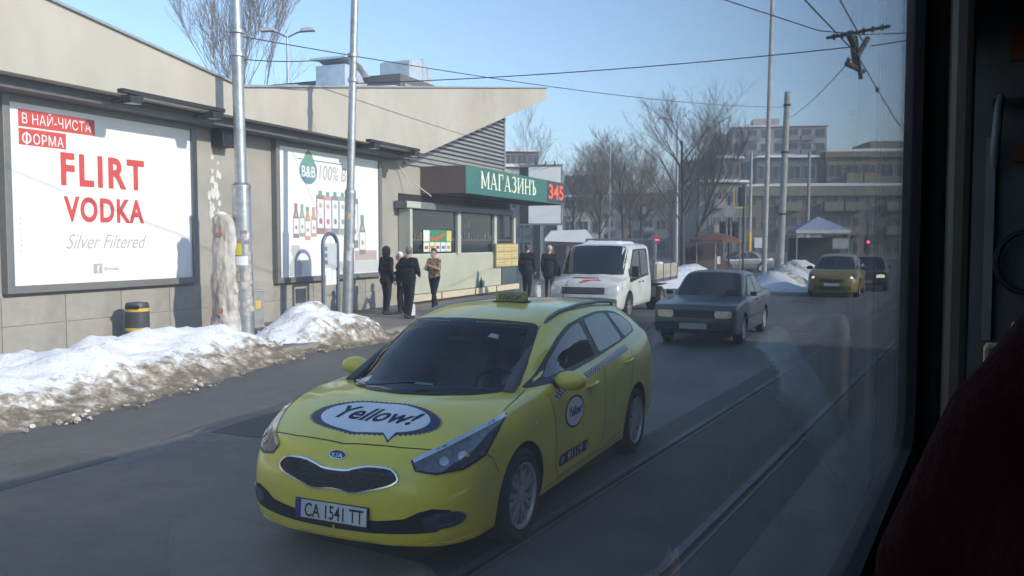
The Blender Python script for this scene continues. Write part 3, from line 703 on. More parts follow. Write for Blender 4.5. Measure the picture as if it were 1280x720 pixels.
def van_rows():
    P = [(.80,.32),(.92,.33),(.955,.46),(.965,.72),(.955,.94)]
    r = [net_row([(.72,0,.30),(.90,0,.31),(.95,0,.42),(.94,0,.66),(.91,0,.86),(.85,0,.98)], (.85,0,.98), 0),
         net_row([(.70,.45,.30),(.88,.45,.31),(.93,.46,.42),(.92,.46,.66),(.89,.46,.86),(.83,.45,.985)], (.77,0,1.04)),
         net_row([(.60,.75,.30),(.79,.82,.31),(.84,.85,.42),(.83,.87,.66),(.79,.87,.86),(.71,.83,.99)], (.68,0,1.09)),
         net_row([(.42,.80,.30),(.50,.90,.31),(.51,.94,.45),(.50,.955,.68),(.49,.95,.88),(.44,.90,1.02)], (.58,0,1.125)),
         net_row([(.15,.80,.31),(.15,.92,.32),(.15,.955,.45),(.15,.965,.68),(.15,.96,.92),(.13,.93,1.07)], (.49,0,1.15)),
         side_row(-.10, P) + [(-.10,.945,1.09),(-.04,.915,1.125),(.03,.885,1.14),(.12,.84,1.148),(.28,.60,1.16),(.38,.30,1.17),(.41,0,1.174)],
         side_row(-.28, P) + [(-.28,.945,1.11),(-.28,.93,1.16),(-.24,.89,1.34),(-.18,.84,1.50),(.0,.62,1.525),(.08,.3,1.54),(.11,0,1.545)],
         side_row(-.64, P) + [(-.64,.945,1.12),(-.64,.93,1.17),(-.64,.895,1.50),(-.58,.84,1.80),(-.46,.69,1.885),(-.38,.35,1.91),(-.36,0,1.915)]]
    for x in (-1.1, -1.7, -2.2, -2.33):
        r.append(side_row(x, P + [(.945,1.12),(.93,1.17),(.90,1.52),(.845,1.85),(.72,1.935),(.36,1.968),(0,1.975)]))
    base = [.32,.33,.46,.72,.94,1.12,1.17,1.52,1.84,1.90,1.93,1.94]
    r.append([(-2.41, y, z) for y, z in zip((.76,.87,.90,.905,.90,.885,.87,.82,.76,.64,.32,0), base)])
    r.append([(-2.425, y, z) for y, z in zip((.4,.45,.45,.45,.45,.45,.45,.44,.42,.36,.18,0), base)])
    r.append([(-2.43, 0, z) for z in base])
    return r
def build_truck():
    white = mat('white_van_paint', (.62,.62,.60), .4, var=.06, coat=.4, dirt=(.34,.29,.22), dscale=1.8, damt=.6)
    pos, yaw = (2.12, 22.12, 0), R(22.4)
    root = empty('flatbed_truck', pos, car_rot(yaw), 'white double cab flatbed truck with snow on its roof', 'truck')
    me, bvh = car_body(van_rows(), [(0,.35,.42,.6)], 5, 4)
    me.materials.append(white); me.materials.append(M['well']); cab = link('cab', me, None, root)
    grey_rim = mat('steel_rim', (.30,.30,.30), .5, .6)
    for s in (1, -1): wheel(root, 0, s*.86, .345, .205, 6, .20, s, grey_rim, False, .07)
    for s in (1, -1):
        for q in (.86, .62): wheel(root, -3.85, s*q, .345, .195, 6, .20, s, grey_rim, False, .07)
    dress(root, bvh, [(.42,0,1.18),(.28,.60,1.165),(.11,.83,1.16),(-.18,.82,1.49),(-.56,.80,1.79),(-.44,.50,1.86),(-.345,0,1.895)], (-.75,0,-.65),
        [[(-.14,1.10),(-.42,1.46),(-.70,1.76),(-1.12,1.79),(-1.12,1.08),(-.60,1.02),(-.14,.98)], [(-1.30,1.12),(-1.30,1.79),(-2.05,1.79),(-2.05,1.14)]],
        [(-.08,1.11),(-.40,1.50),(-.68,1.81),(-2.12,1.83),(-2.12,1.09),(-1.2,1.04),(-.60,.99),(-.08,.95)],
        [([(.85,.58,.68),(.80,.82,.68),(.60,.92,.76),(.46,.92,.98),(.66,.84,.975),(.84,.58,.88)], (-1,-.6,-.2))], M['lens'], None, None, .9)
    seams(root, bvh, [[(-.10,1.15),(-.12,.60),(-.30,.40),(-1.15,.38),(-1.18,1.85)], [(-1.22,.38),(-2.1,.38),(-2.15,1.85)]], M['dark'])
    fd = (-1, 0, 0)
    g = patch('grille', bvh, sym([(.9,0,.70),(.9,.55,.70),(.9,.56,.87),(.9,0,.87)]), fd, .006, M['dark'], root, n=40, rings=3, rnd=0)
    for z in (.74,.785,.83): ribbon('grille_slat', bvh, [(.9,-.56,z),(.9,.56,z)], fd, .02, .014, mat('grey_slat', (.10,.10,.105), .5), g)
    patch('bonnet_vent', bvh, sym([(.70,0,1.08),(.68,.34,1.075),(.63,.34,1.10),(.65,0,1.105)]), (-.7,0,-.7), .006, M['black'], root, n=30, rings=2, rnd=0)
    patch('front_bumper', bvh, sym([(.94,0,.33),(.92,.45,.33),(.84,.85,.35),(.84,.86,.58),(.92,.46,.62),(.94,0,.62)]), fd, .012, mat('grey_bumper', (.12,.12,.125), .6), root, n=60, rings=4)
    red = mat('red_vinyl', (.62,.03,.03), .4)
    ribbon('logo', bvh, [(.84,-.12,.98),(.83,.02,1.0),(.79,.10,1.03),(.77,.22,1.05),(.76,.42,1.05)], (-.6,0,-.8), .045, .006, red, root)
    ribbon('logo', bvh, [(.79,-.06,1.035),(.77,.10,1.05)], (-.6,0,-.8), .035, .0065, red, root)
    for s in (1, -1):
        m = MB().box(-.22, -.10, s*.98, s*1.16, 1.10, 1.38); m.build('wing_mirror', M['black'], root, bevel=.03)
        MB().tube([(-.16, s*.92, 1.16), (-.16, s*1.0, 1.18)], .02, 6).build('mirror_arm', M['black'], root)
        for hx in (-1.05, -1.42): MB().box(hx - .07, hx + .07, s*.955 - .015, s*.955 + .02, .93, .96).build('door_handle', M['black'], root, bevel=.005)
        patch('side_repeater', bvh, [(.02,s*.96,.80),(-.04,s*.96,.80),(-.04,s*.96,.83),(.02,s*.96,.83)], (0,-s,0), .006, M['amber'], root, n=12, rings=2)
    # snow on the cab roof
    rnd = random.Random(4); sn = MB()
    nx, ny = 26, 18; gv = []
    for i in range(nx):
        for j in range(ny):
            x = -.55 - 1.75 * i / (nx - 1); y = -.66 + 1.32 * j / (ny - 1)
            b_ = cast(bvh, (x, y, 2.0), Vector((0, 0, -1)), 0)
            e = min(i, nx-1-i, 3) / 3 * min(j, ny-1-j, 3) / 3
            gv.append((x + rnd.uniform(-.02,.02), y + rnd.uniform(-.02,.02), b_.z - .02 + e * (.05 + rnd.uniform(-.02, .035))))
    sn.add(gv, [(i*ny+j, (i+1)*ny+j, (i+1)*ny+j+1, i*ny+j+1) for i in range(nx-1) for j in range(ny-1)])
    sn.build('roof_snow', SNOW, root, smooth=60)
    # flatbed
    board = mat('bed_board', (.46,.42,.34), .7, var=.15, dirt=(.20,.16,.11), dscale=3, damt=.6, stretch=(.4,2,2))
    stl = mat('bed_steel', (.16,.165,.17), .6, .4)
    MB().box(-5.62, -2.52, -1.02, 1.02, .84, .93).build('bed_floor', stl, root)
    for s in (1, -1):
        bo = MB().box(-5.60, -2.60, s*1.02 - .02, s*1.02 + .02, .94, 1.36); ob = bo.build('side_board', board, root, bevel=.008)
        for x in (-2.64, -3.6, -4.6, -5.58): MB().box(x - .025, x + .025, s*1.045 - .012, s*1.045 + .012, .86, 1.38).build('stake', stl, ob)
        MB().box(-5.5, -2.4, s*.40 - .04, s*.40 + .04, .60, .84).build('chassis_rail', M['dark'], root)
        MB().box(-4.35, -3.35, s*.80 - .20, s*.80 + .20, .74, .76).build('mudguard', M['dark'], root)
        MB().box(-3.25, -2.60, s*.88 - .05, s*.88 + .03, .42, .74).build('side_locker', M['dark'], root, bevel=.01)
    MB().box(-5.64, -5.60, -1.0, 1.0, .94, 1.36).build('tail_board', board, root)
    hb = MB(); hb.box(-2.56, -2.52, -1.02, 1.02, .94, 1.34)
    for y in (-1.0, -.5, 0, .5, 1.0): hb.box(-2.56, -2.52, y - .025, y + .025, 1.34, 2.05)
    hb.box(-2.56, -2.52, -1.02, 1.02, 2.05, 2.10)
    for k in range(14): hb.box(-2.545, -2.535, -1.0, 1.0, 1.37 + k*.049, 1.385 + k*.049)
    hb.build('headboard', mat('headboard_grey', (.22,.23,.24), .6, .3), root)
    ld = MB(); rn = random.Random(2)
    for k in range(9):
        x, y = rn.uniform(-5.2, -3.0), rn.uniform(-.7, .8); w = rn.uniform(.15, .4)
        ld.ball((x, y, 1.0 + rn.uniform(.0,.12)), (w, w*.8, rn.uniform(.15,.35)), 10)
    link('cargo_snow', remesh(ld, .06, 3), SNOW, root)
    return root
# ------------------------------------------------------------------ the setting
def snow_mat():
    m = bpy.data.materials.new('snow'); m.use_nodes = True; nt = m.node_tree; b = nt.nodes['Principled BSDF']; L = nt.links.new
    tc = nt.nodes.new('ShaderNodeTexCoord')
    at = nt.nodes.new('ShaderNodeAttribute'); at.attribute_name = 'dirt'
    n1 = nt.nodes.new('ShaderNodeTexNoise'); n1.inputs['Scale'].default_value = 5; n1.inputs['Detail'].default_value = 10; n1.inputs['Roughness'].default_value = .7; L(tc.outputs['Object'], n1.inputs['Vector'])
    n2 = nt.nodes.new('ShaderNodeTexNoise'); n2.inputs['Scale'].default_value = 26; n2.inputs['Detail'].default_value = 6; L(tc.outputs['Object'], n2.inputs['Vector'])
    ad = nt.nodes.new('ShaderNodeMath'); ad.operation = 'ADD'; L(at.outputs['Fac'], ad.inputs[0])
    su = nt.nodes.new('ShaderNodeMapRange'); su.inputs['From Min'].default_value = .3; su.inputs['From Max'].default_value = .7; su.inputs['To Min'].default_value = -.55; su.inputs['To Max'].default_value = .50
    L(n1.outputs['Fac'], su.inputs['Value']); L(su.outputs['Result'], ad.inputs[1])
    cr = nt.nodes.new('ShaderNodeValToRGB'); e = cr.color_ramp.elements
    e[0].position = .34; e[0].color = (.86,.87,.90,1); e[1].position = 1.0; e[1].color = (.17,.14,.10,1)
    x = e.new(.50); x.color = (.60,.57,.52,1); x = e.new(.66); x.color = (.42,.36,.28,1); x = e.new(.82); x.color = (.28,.23,.17,1)
    L(ad.outputs['Value'], cr.inputs['Fac'])
    mx = nt.nodes.new('ShaderNodeMix'); mx.data_type = 'RGBA'; mx.blend_type = 'MULTIPLY'; mx.inputs['Factor'].default_value = 1; L(cr.outputs['Color'], mx.inputs[6])
    r2 = nt.nodes.new('ShaderNodeMapRange'); r2.inputs['From Min'].default_value = .3; r2.inputs['From Max'].default_value = .7; r2.inputs['To Min'].default_value = .84; r2.inputs['To Max'].default_value = 1.08; L(n2.outputs['Fac'], r2.inputs['Value'])
    L(r2.outputs['Result'], mx.inputs[7]); L(mx.outputs[2], b.inputs['Base Color'])
    b.inputs['Roughness'].default_value = .75; b.inputs['Subsurface Weight'].default_value = 0.0
    bp = nt.nodes.new('ShaderNodeBump'); bp.inputs['Strength'].default_value = .55; bp.inputs['Distance'].default_value = .03
    n3 = nt.nodes.new('ShaderNodeTexNoise'); n3.inputs['Scale'].default_value = 18; n3.inputs['Detail'].default_value = 8; L(tc.outputs['Object'], n3.inputs['Vector'])
    L(n3.outputs['Fac'], bp.inputs['Height']); L(bp.outputs['Normal'], b.inputs['Normal'])
    return m
SNOW = snow_mat()

def asphalt_mat():
    m = bpy.data.materials.new('asphalt'); m.use_nodes = True; nt = m.node_tree; b = nt.nodes['Principled BSDF']; L = nt.links.new
    tc = nt.nodes.new('ShaderNodeTexCoord')
    mp = nt.nodes.new('ShaderNodeMapping'); mp.inputs['Rotation'].default_value = (0, 0, -WROT); mp.inputs['Scale'].default_value = (.13, 1.0, 1.0)
    mp.vector_type = 'TEXTURE'; mp.inputs['Scale'].default_value = (9.0, 1.0, 1.0); mp.inputs['Rotation'].default_value = (0, 0, WROT)
    L(tc.outputs['Object'], mp.inputs['Vector'])
    def noise(src, sc, det=6, ro=.6):
        n = nt.nodes.new('ShaderNodeTexNoise'); n.inputs['Scale'].default_value = sc; n.inputs['Detail'].default_value = det; n.inputs['Roughness'].default_value = ro; L(src, n.inputs['Vector']); return n.outputs['Fac']
    def rng(v, a, b_, c, d):
        r = nt.nodes.new('ShaderNodeMapRange'); r.inputs['From Min'].default_value = a; r.inputs['From Max'].default_value = b_; r.inputs['To Min'].default_value = c; r.inputs['To Max'].default_value = d; L(v, r.inputs['Value']); return r.outputs['Result']
    def mul(a, b_):
        q = nt.nodes.new('ShaderNodeMath'); q.operation = 'MULTIPLY'; L(a, q.inputs[0]); L(b_, q.inputs[1]); return q.outputs['Value']
    streak = noise(mp.outputs['Vector'], .9, 8, .65); big = noise(tc.outputs['Object'], .23, 5); fine = noise(tc.outputs['Object'], 55, 3); grit = noise(tc.outputs['Object'], 6, 8, .75)
    v = mul(mul(rng(streak, .34, .68, .60, 1.65), rng(big, .3, .7, .82, 1.25)), mul(rng(fine, .3, .7, .8, 1.2), rng(grit, .3, .7, .80, 1.2)))
    sc = nt.nodes.new('ShaderNodeVectorMath'); sc.operation = 'SCALE'; sc.inputs[0].default_value = (.085, .083, .081); L(v, sc.inputs['Scale'])
    # pale salt and slush stains
    mx = nt.nodes.new('ShaderNodeMix'); mx.data_type = 'RGBA'; L(sc.outputs['Vector'], mx.inputs[6]); mx.inputs[7].default_value = (.24, .225, .205, 1)
    st = mul(rng(streak, .55, .70, 0, .85), rng(grit, .44, .60, 0, 1)); L(st, mx.inputs['Factor'])
    L(mx.outputs[2], b.inputs['Base Color'])
    L(rng(mul(streak, big), .16, .34, .42, .85), b.inputs['Roughness'])
    bp = nt.nodes.new('ShaderNodeBump'); bp.inputs['Strength'].default_value = .35; bp.inputs['Distance'].default_value = .012; L(fine, bp.inputs['Height'])
    L(bp.outputs['Normal'], b.inputs['Normal'])
    return m
ASPH = asphalt_mat()

gm = MB(); gm.box(-420, 420, -100, 620, -.6, 0); tag(gm.build('ground', ASPH), kind='structure')
pave = mat('pavement_slabs', (.20,.185,.165), .8, var=.2, scale=2.5, bump=.3, bscale=30, dirt=(.11,.10,.09), dscale=1.1, damt=.7)
kerb_m = mat('kerb_stone', (.26,.25,.235), .85, var=.2, bump=.3, dirt=(.12,.11,.10))
pv = MB(); pv.box(-14, 30, -3.36, .02, .0, .12); pv_o = tag(pv.build('pavement', pave, loc=W0, rz=WROT), kind='structure')
km = MB().box(0, .985, -3.52, -3.365, .0, .13).mesh('kerb_stone', kerb_m)
for k in range(44): link('kerb_stone', km, None, pv_o, (-14 + k, 0, 0))
# tram track beside ours: grooved rails
rail_m = mat('rail_steel', (.13,.13,.132), .55, .6, var=.25, scale=4, dirt=(.10,.07,.05), dscale=1.5)
groove = mat('rail_groove', (.02,.018,.016), .9)
bed = mat('track_slab', (.060,.058,.057), .75, var=.35, scale=.7, bump=.4, bscale=25, dirt=(.16,.14,.12), dscale=.8, damt=.45)
tr = empty('tram_track', (0, 0, 0), TROT, 'grooved steel tram rails set flush in the road', 'tram track'); tr['kind'] = 'structure'
tb = MB(); tb.box(-20, 130, 1.35, 3.10, -.05, .004); tb.build('track_bed', bed, tr)
for b_ in (-1.70, -2.735):
    q = -b_; rm = MB()
    rm.box(-20, 130, q - .005, q + .058, -.02, .014); rm.box(-20, 130, q - .075, q - .048, -.02, .011)
    r_ = rm.build('rail', rail_m, tr)
    MB().box(-20, 130, q - .048, q - .005, -.02, .0065).build('groove', groove, r_)
# older square repairs in the surface
patch_m = mat('road_repair', (.050,.050,.051), .7, var=.25, scale=3, bump=.3, bscale=40, dirt=(.12,.11,.10), dscale=2, damt=.5); patch_p = mat('road_repair_pale', (.105,.10,.095), .85, var=.25, scale=3, bump=.3, bscale=40)
for k, (s_, o_, w_, d_, m_) in enumerate([(-2.6,6.6,2.6,1.1,patch_m),(4.2,5.6,3.4,.9,patch_p),(8.5,7.0,4.5,1.3,patch_m),(1.2,8.2,1.6,.8,patch_p),(13.5,8.8,6.0,1.4,patch_p),(20,10.4,5,1.2,patch_m),(-5.5,5.9,1.8,.7,patch_p)]):
    rr_ = random.Random(k); P_ = [(s_ + w_*(a + rr_.uniform(-.03,.03)), -(o_ + d_*(b + rr_.uniform(-.06,.06)))) for a, b in ((0,0),(.3,.0),(.7,.02),(1,0),(1,.5),(1,1),(.6,1),(.25,.97),(0,1),(0,.5))]
    q_ = MB(); q_.prism(P_, .0, .0042 + k*.0001, 'z'); tag(q_.build('road_repair', m_, None, loc=W0, rz=WROT), 'rectangular asphalt repair in the road', kind='structure')
# patched crossings and repair seams on the road
seam = mat('tar_seam', (.018,.018,.019), .4, var=.2)
rr = random.Random(8); sm = MB()
for (sa, oa, sb, ob) in [(-3,6.4,9,6.1), (-2,8.9,6,8.6), (4.5,4.2,5.4,10.0)]:
    P = []
    for k in range(41):
        t = k / 40; P.append((sa + (sb-sa)*t + rr.uniform(-.04,.04), -(oa + (ob-oa)*t + rr.uniform(-.05,.05))))
    vs = []
    for i, p in enumerate(P):
        d = Vector(P[min(i+1,40)]) - Vector(P[max(i-1,0)]); n_ = Vector((-d.y, d.x)).normalized() * rr.uniform(.008,.02)
        vs += [(p[0]+n_.x, p[1]+n_.y, .0045), (p[0]-n_.x, p[1]-n_.y, .0045)]
    sm.add(vs, [(2*i, 2*i+1, 2*i+3, 2*i+2) for i in range(40)])
so_ = sm.build('road_seam', seam, None, loc=W0, rz=WROT); tag(so_, 'dark tar seams filling cracks in the road', kind='structure')

# ---------------- banks of ploughed snow
from mathutils import noise as mn
def snow_bank(name, label, s0, s1, o0, o1, hfun, dirtfun, frame='wall', seed=0, res=.07, zbase=0.0, group='ploughed snow banks along the road'):
    ns, no = int((s1 - s0) / res), int((o1 - o0) / res); vs = []; dirt = []
    for i in range(ns + 1):
        for j in range(no + 1):
            s = s0 + (s1 - s0) * i / ns; o = o0 + (o1 - o0) * j / no
            p = Vector((s + seed * 7.3, o, seed))
            n1 = mn.fractal(p * .9, 1.0, 2.0, 4); n2 = mn.fractal(p * 4.0, 1.0, 2.1, 5); n3 = mn.voronoi(p * 5.5)[0][0]
            h = hfun(s, o)
            d = dirtfun(s, o, h)
            rough = .25 + min(1, max(0, d)) * .9
            z = h * (1 + .38 * n1) + (.10 * n2 * rough + .11 * (n3 - .3) * rough) * min(1, max(0, h) * 5)
            vs.append((s, -o, z - .03 + zbase)); dirt.append(d)
    fs = [(i*(no+1)+j, i*(no+1)+j+1, (i+1)*(no+1)+j+1, (i+1)*(no+1)+j) for i in range(ns) for j in range(no)
          if max(vs[a][2] for a in (i*(no+1)+j, (i+1)*(no+1)+j+1)) > -.02 + zbase]
    me = bpy.data.meshes.new(name); me.from_pydata(vs, [], fs); me.materials.append(SNOW)
    a = me.attributes.new('dirt', 'FLOAT', 'POINT'); a.data.foreach_set('value', dirt)
    me.polygons.foreach_set('use_smooth', [True] * len(fs))
    return tag(link(name, me, None, None, W0, WROT), label, 'snow bank', group)
def bump_(x, c, w): return math.exp(-((x - c) / w) ** 2)
def ss(x, a, b): t = min(1, max(0, (x - a) / (b - a))); return t * t * (3 - 2 * t)
def h1(s, o):
    front = 4.75 - .16 * max(0, s + 2) ** 1.1
    prof = ss(o, 1.35, 2.7) * (1 - ss(o, front - 1.7, front)) 
    return (.12 * 0 + .60 * prof) * (.62 + .35 * bump_(s, .9, 2.0) + .25 * bump_(s, -4, 2)) * (1 - ss(s, 2.5, 3.5)) + .10 * (1 - ss(o, front - .5, front + .25)) * ss(o, 1.5, 2.2) * (1 - ss(s, 3.0, 4.0)) 
def d1(s, o, h):
    front = 4.75 - .16 * max(0, s + 2) ** 1.1
    return .06 + .68 * ss(o, front - 1.2, front - .35) + .25 * ss(o, front - .5, front) + .12 * bump_(s, 2.6, .7)
def h2(s, o):
    r = math.hypot((s - 4.9) / 1.75, (o - 2.65) / 1.25)
    return .60 * max(0, 1 - r ** 1.6) + .10 * max(0, 1 - math.hypot((s - 5) / 2.9, (o - 2.9) / 1.25) ** 4)
def d2(s, o, h): return .16 + .62 * ss(o, 2.9, 3.7) + .42 * bump_(s, 5.0, .28) * bump_(o, 2.35, .5) + .30 * ss(s, 5.3, 6.5) + .25 * (1 - ss(h, .02, .2))
snow_bank('snow_bank', 'long dirty snow bank in front of the red lettered billboard', -9, 4.0, 1.2, 5.3, h1, d1, seed=1)
snow_bank('snow_bank', 'rounded snow heap piled against the second steel pole', 2.6, 8.2, 1.2, 4.3, h2, d2, seed=2)
snow_bank('snow_bank', 'low snow bank below the far right poles', 24, 52, 7.0, 12.0, lambda s, o: .9 * ss(s, 25, 31) * (1 - ss(s, 46, 52)) * bump_(o, 9.4 + .25*math.sin(s), 1.1 + .3*math.sin(s*1.7)) * (.7 + .3*math.sin(s*.9 + 1)), lambda s, o, h: .34 + .25*math.sin(s*1.3), seed=3, res=.22)
snow_bank('snow_bank', 'snow heap on the corner behind the flatbed truck', 26, 40, 2.0, 6.8, lambda s, o: .75 * max(0, 1 - math.hypot((s - 33) / 7, (o - 4.2) / 2.2) ** 2), lambda s, o, h: .30, seed=4, res=.22)
# lumps of ice broken off the banks
ck = MB(); rn = random.Random(11)
for k in range(900):
    s = rn.uniform(-6, 7.0); base = 4.75 - .16 * max(0, s + 2) ** 1.1 if s < 3.4 else 3.75
    o = base + rn.gauss(-.45, .40); r_ = abs(rn.gauss(.0, .016)) + .007 + (.025 if rn.random() < .02 else 0)
    if o > base + .25: continue
    z = .02 + max(0, (base - .35 - o)) * .30; n0 = len(ck.v)
    ck.ball((s, -o, z + r_ * .3), (r_ * rn.uniform(.8,1.5), r_ * rn.uniform(.8,1.5), r_ * rn.uniform(.5,.9)), 6)
    ck.v[n0:] = [(x + rn.uniform(-.35,.35) * r_, y + rn.uniform(-.35,.35) * r_, zz + rn.uniform(-.3,.3) * r_) for x, y, zz in ck.v[n0:]]
cm_ = ck.mesh('snow_lumps', SNOW); a_ = cm_.attributes.new('dirt', 'FLOAT', 'POINT')
dv = []; rn = random.Random(3)
for i in range(len(cm_.vertices)): dv.append(.72 + .5 * mn.noise(Vector(cm_.vertices[i].co) * 2.2))
a_.data.foreach_set('value', dv)
tag(link('snow_lumps', cm_, None, None, W0, WROT), 'loose lumps of dirty ice along the snow banks', 'snow', kind='stuff')
truck = build_truck()
# ------------------------------------------------------------------ the shop building
stucco = mat('beige_stucco', (.46,.42,.36), .85, var=.09, scale=1.2, bump=.12, bscale=90, dirt=(.34,.30,.25), dscale=.5, damt=.5, stretch=(1,1,.5))
wall_m = mat('grey_beige_wall', (.35,.325,.285), .8, var=.12, scale=1.0, bump=.1, bscale=70, dirt=(.25,.23,.21), dscale=.6, damt=.5)
plinth_m = mat('plinth_tile', (.34,.315,.28), .7, var=.1, dirt=(.20,.18,.16), dscale=.9, damt=.6)
soffit_m = mat('dark_soffit', (.11,.11,.11), .7, var=.15)
frame_m = mat('grey_frame', (.20,.20,.195), .5, .3, var=.1)
louvre_m = mat('louvre_grey', (.34,.345,.34), .5, .4)
shop = empty('shop_building', W0, WROT, 'low beige shop building with a wing shaped roof over two billboards', 'building')
B = lambda *a: MB().box(*a)
B(-12, 21.2, .0, 9.0, .05, 4.80).build('wall', wall_m, shop)
B(12.8, 20.4, .002, 7.0, 4.80, 7.0).build('upper_wall', mat('upper_wall', (.12,.12,.12), .8), shop)
fas = [(-12,4.58),(12.6,4.58),(22.75,7.70),(22.75,8.13),(4.75,5.20),(.3,5.83),(-12,7.55)]
MB().prism(fas, -.90, 9.5, 'y').build('roof_wing', stucco, shop)
cap = MB()
for (a, b_) in ((fas[6], fas[5]), (fas[5], fas[4]), (fas[4], fas[3])):
    cap.prism([(a[0], a[1]), (b_[0], b_[1]), (b_[0], b_[1] + .045), (a[0], a[1] + .045)], -.96, 9.55, 'y')
cap.build('roof_capping', mat('capping_metal', (.42,.43,.44), .4, .6), shop)
# the soffit beam and its lamps' bracket rail
B(-12, 12.4, -.60, -.003, 4.40, 4.575).build('soffit_beam', soffit_m, shop)
# cladding of the lower wall: courses of wide panels
pm = B(0, 1.185, -.016, -.001, 0, .475).mesh('wall_panel', plinth_m)
for i in range(22):
    for j in range(2): link('wall_panel', pm, None, shop, (-9.6 + i*1.2, 0, .13 + j*.485))
# peeling patch of paint and a downpipe
rn = random.Random(5); pp = MB()
for k in range(26):
    s, z = 4.95 + rn.gauss(0,.10), 2.95 + rn.gauss(0,.33); w = rn.uniform(.02,.09); n_ = 7
    pp.prism([(s + w*rn.uniform(.5,1.2)*math.cos(2*math.pi*q/n_), z + 1.6*w*rn.uniform(.5,1.2)*math.sin(2*math.pi*q/n_)) for q in range(n_)], -.004 - .0003*k, .0, 'y')
pp.build('peeled_paint', mat('peeled_white', (.62,.61,.58), .8), shop)['kind'] = 'stuff'
MB().tube([(12.45,-.06,4.35),(12.75,-.25,3.9),(13.05,-.9,3.35)], .018, 6).build('loose_cable', mat('pale_cable', (.55,.54,.5), .6), shop)
# louvres under the wing
lm = B(0, 7.45, -.075, -.004, 0, .075).mesh('louvre_slat', louvre_m)
for k in range(17): link('louvre_slat', lm, None, shop, (12.95, 0, 4.34 + k*.145))
B(20.36, 20.46, -.10, .02, 4.2, 6.9).build('louvre_post', louvre_m, shop)
# snow lying on the roof edge
rs = MB(); nx = 60
for i in range(nx):
    s = 4.9 + 8.0 * i / (nx - 1); zr = 5.24 + .1655 * (s - 4.85)
    hh = (.05 + .10 * abs(mn.noise(Vector((s*1.3, 1, 0))))) * (1 if i not in (0, nx-1) else 0)
    for j, (y, f_) in enumerate(((-.5,0),(-.3,.9),(.3,1.1),(1.2,.8),(1.6,0))): rs.v.append((s, y, zr + hh*f_))
rs.f = [(i*5+j, (i+1)*5+j, (i+1)*5+j+1, i*5+j+1) for i in range(nx-1) for j in range(4)]; rs.m = [0]*len(rs.f)
rs.build('roof_snow', SNOW, shop, smooth=70)

# ---------------- ventilation ducts on the roof
galv = mat('galvanised_duct', (.62,.66,.70), .40, .55, var=.1, dirt=(.4,.42,.44))
def duct(label, s, o, z, parts):
    r = empty('ventilation_duct', W(s, o, z), WROT, label, 'duct', 'ventilation ducts on the shop roof'); parts(r); return r
def duct_a(r):
    P = [(.75*math.cos(t), .75*math.sin(t)) for t in [math.pi*k/12*.62 for k in range(13)]]
    MB().prism([(-.9,-.6),(-.9,.62),(-.45,.76),(-.1,.80)] + [(-.1 + .85*math.sin(R(a)), -.05 + .85*math.cos(R(a))) for a in range(10, 91, 10)] + [(.75,-.6)], -.55, .55, 'y').build('cowl', galv, r, smooth=30)
    B(-.06, .02, -.60, .60, -.6, .83).build('flange', mat('flange', (.65,.67,.69), .3, .8), r)
    B(.30, .36, -.58, .58, -.5, .66).build('flange', mat('flange', (.65,.67,.69), .3, .8), r)
def duct_b(r):
    MB().prism([(-.5,-.7),(.5,-.7),(.5,-.1)] + [(-.3 + .8*math.cos(R(a)), -.1 + .45*math.sin(R(a))) for a in range(15, 91, 15)] + [(-.5,.35)], -.5, .5, 'y').build('stack', galv, r, smooth=30)
    MB().prism([(-.65,.55),(-.2,.62),(.25,.50),(.65,.22),(.62,.16),(.2,.42),(-.2,.54),(-.65,.48)], -.6, .6, 'y').build('rain_hood', galv, r)
    B(.5, 1.9, -.35, .35, -.5, .05).build('run', galv, r, bevel=.02)
    for x in (.52, 1.2, 1.88): B(x - .025, x + .025, -.39, .39, -.52, .09).build('flange', galv, r)
duct('rounded steel duct cowl on the shop roof beside the tip', 15.9, -1.5, 7.25, duct_a)
duct('steel duct stack with a rain hood on the shop roof', 11.9, -1.5, 6.75, duct_b)

# ---------------- billboards
paper = mat('white_poster', (.80,.79,.77), .35, var=.03, scale=.8)
red_p = mat('red_print', (.58,.07,.06), .4, var=.05)
grey_p = mat('grey_print', (.42,.41,.40), .5, var=.05)
def billboard(label, s0, s1, z0, z1, group='billboards on the shop wall'):
    r = empty('billboard', W(s0, 0, z0), WROT, label, 'billboard', group); w, h = s1 - s0, z1 - z0
    B(0, w, -.10, -.005, 0, h).build('poster', paper, r)
    for (a, b_, c, d) in ((-.13,0,-.13,h+.13), (w,w+.13,-.13,h+.13)): B(a, b_, -.16, -.002, c, d).build('frame_bar', frame_m, r, bevel=.01)
    for (c, d) in ((-.13,0), (h,h+.13)): B(0, w, -.158, -.002, c, d).build('frame_bar', frame_m, r, bevel=.01)
    return r
X90 = (R(90), 0, 0)
b1 = billboard('white billboard with large red lettering near the corner', .15, 4.15, 1.28, 4.28)
def on1(s, z, y=-.104): return (s - .15, y, z - 1.28)
for (s0_, s1_, zb, zt) in ((.33,1.82,3.90,4.18), (.33,1.22,3.60,3.87)):
    B(s0_-.15, s1_-.15, -.103, -.100, zb-1.28, zt-1.28).build('red_box', red_p, b1)
text('lettering', 'В НАЙ-ЧИСТА', .235, M['white_print'], b1, on1(.38,3.955,-.106), X90, .80, .003, 0, .001, space=1.06)
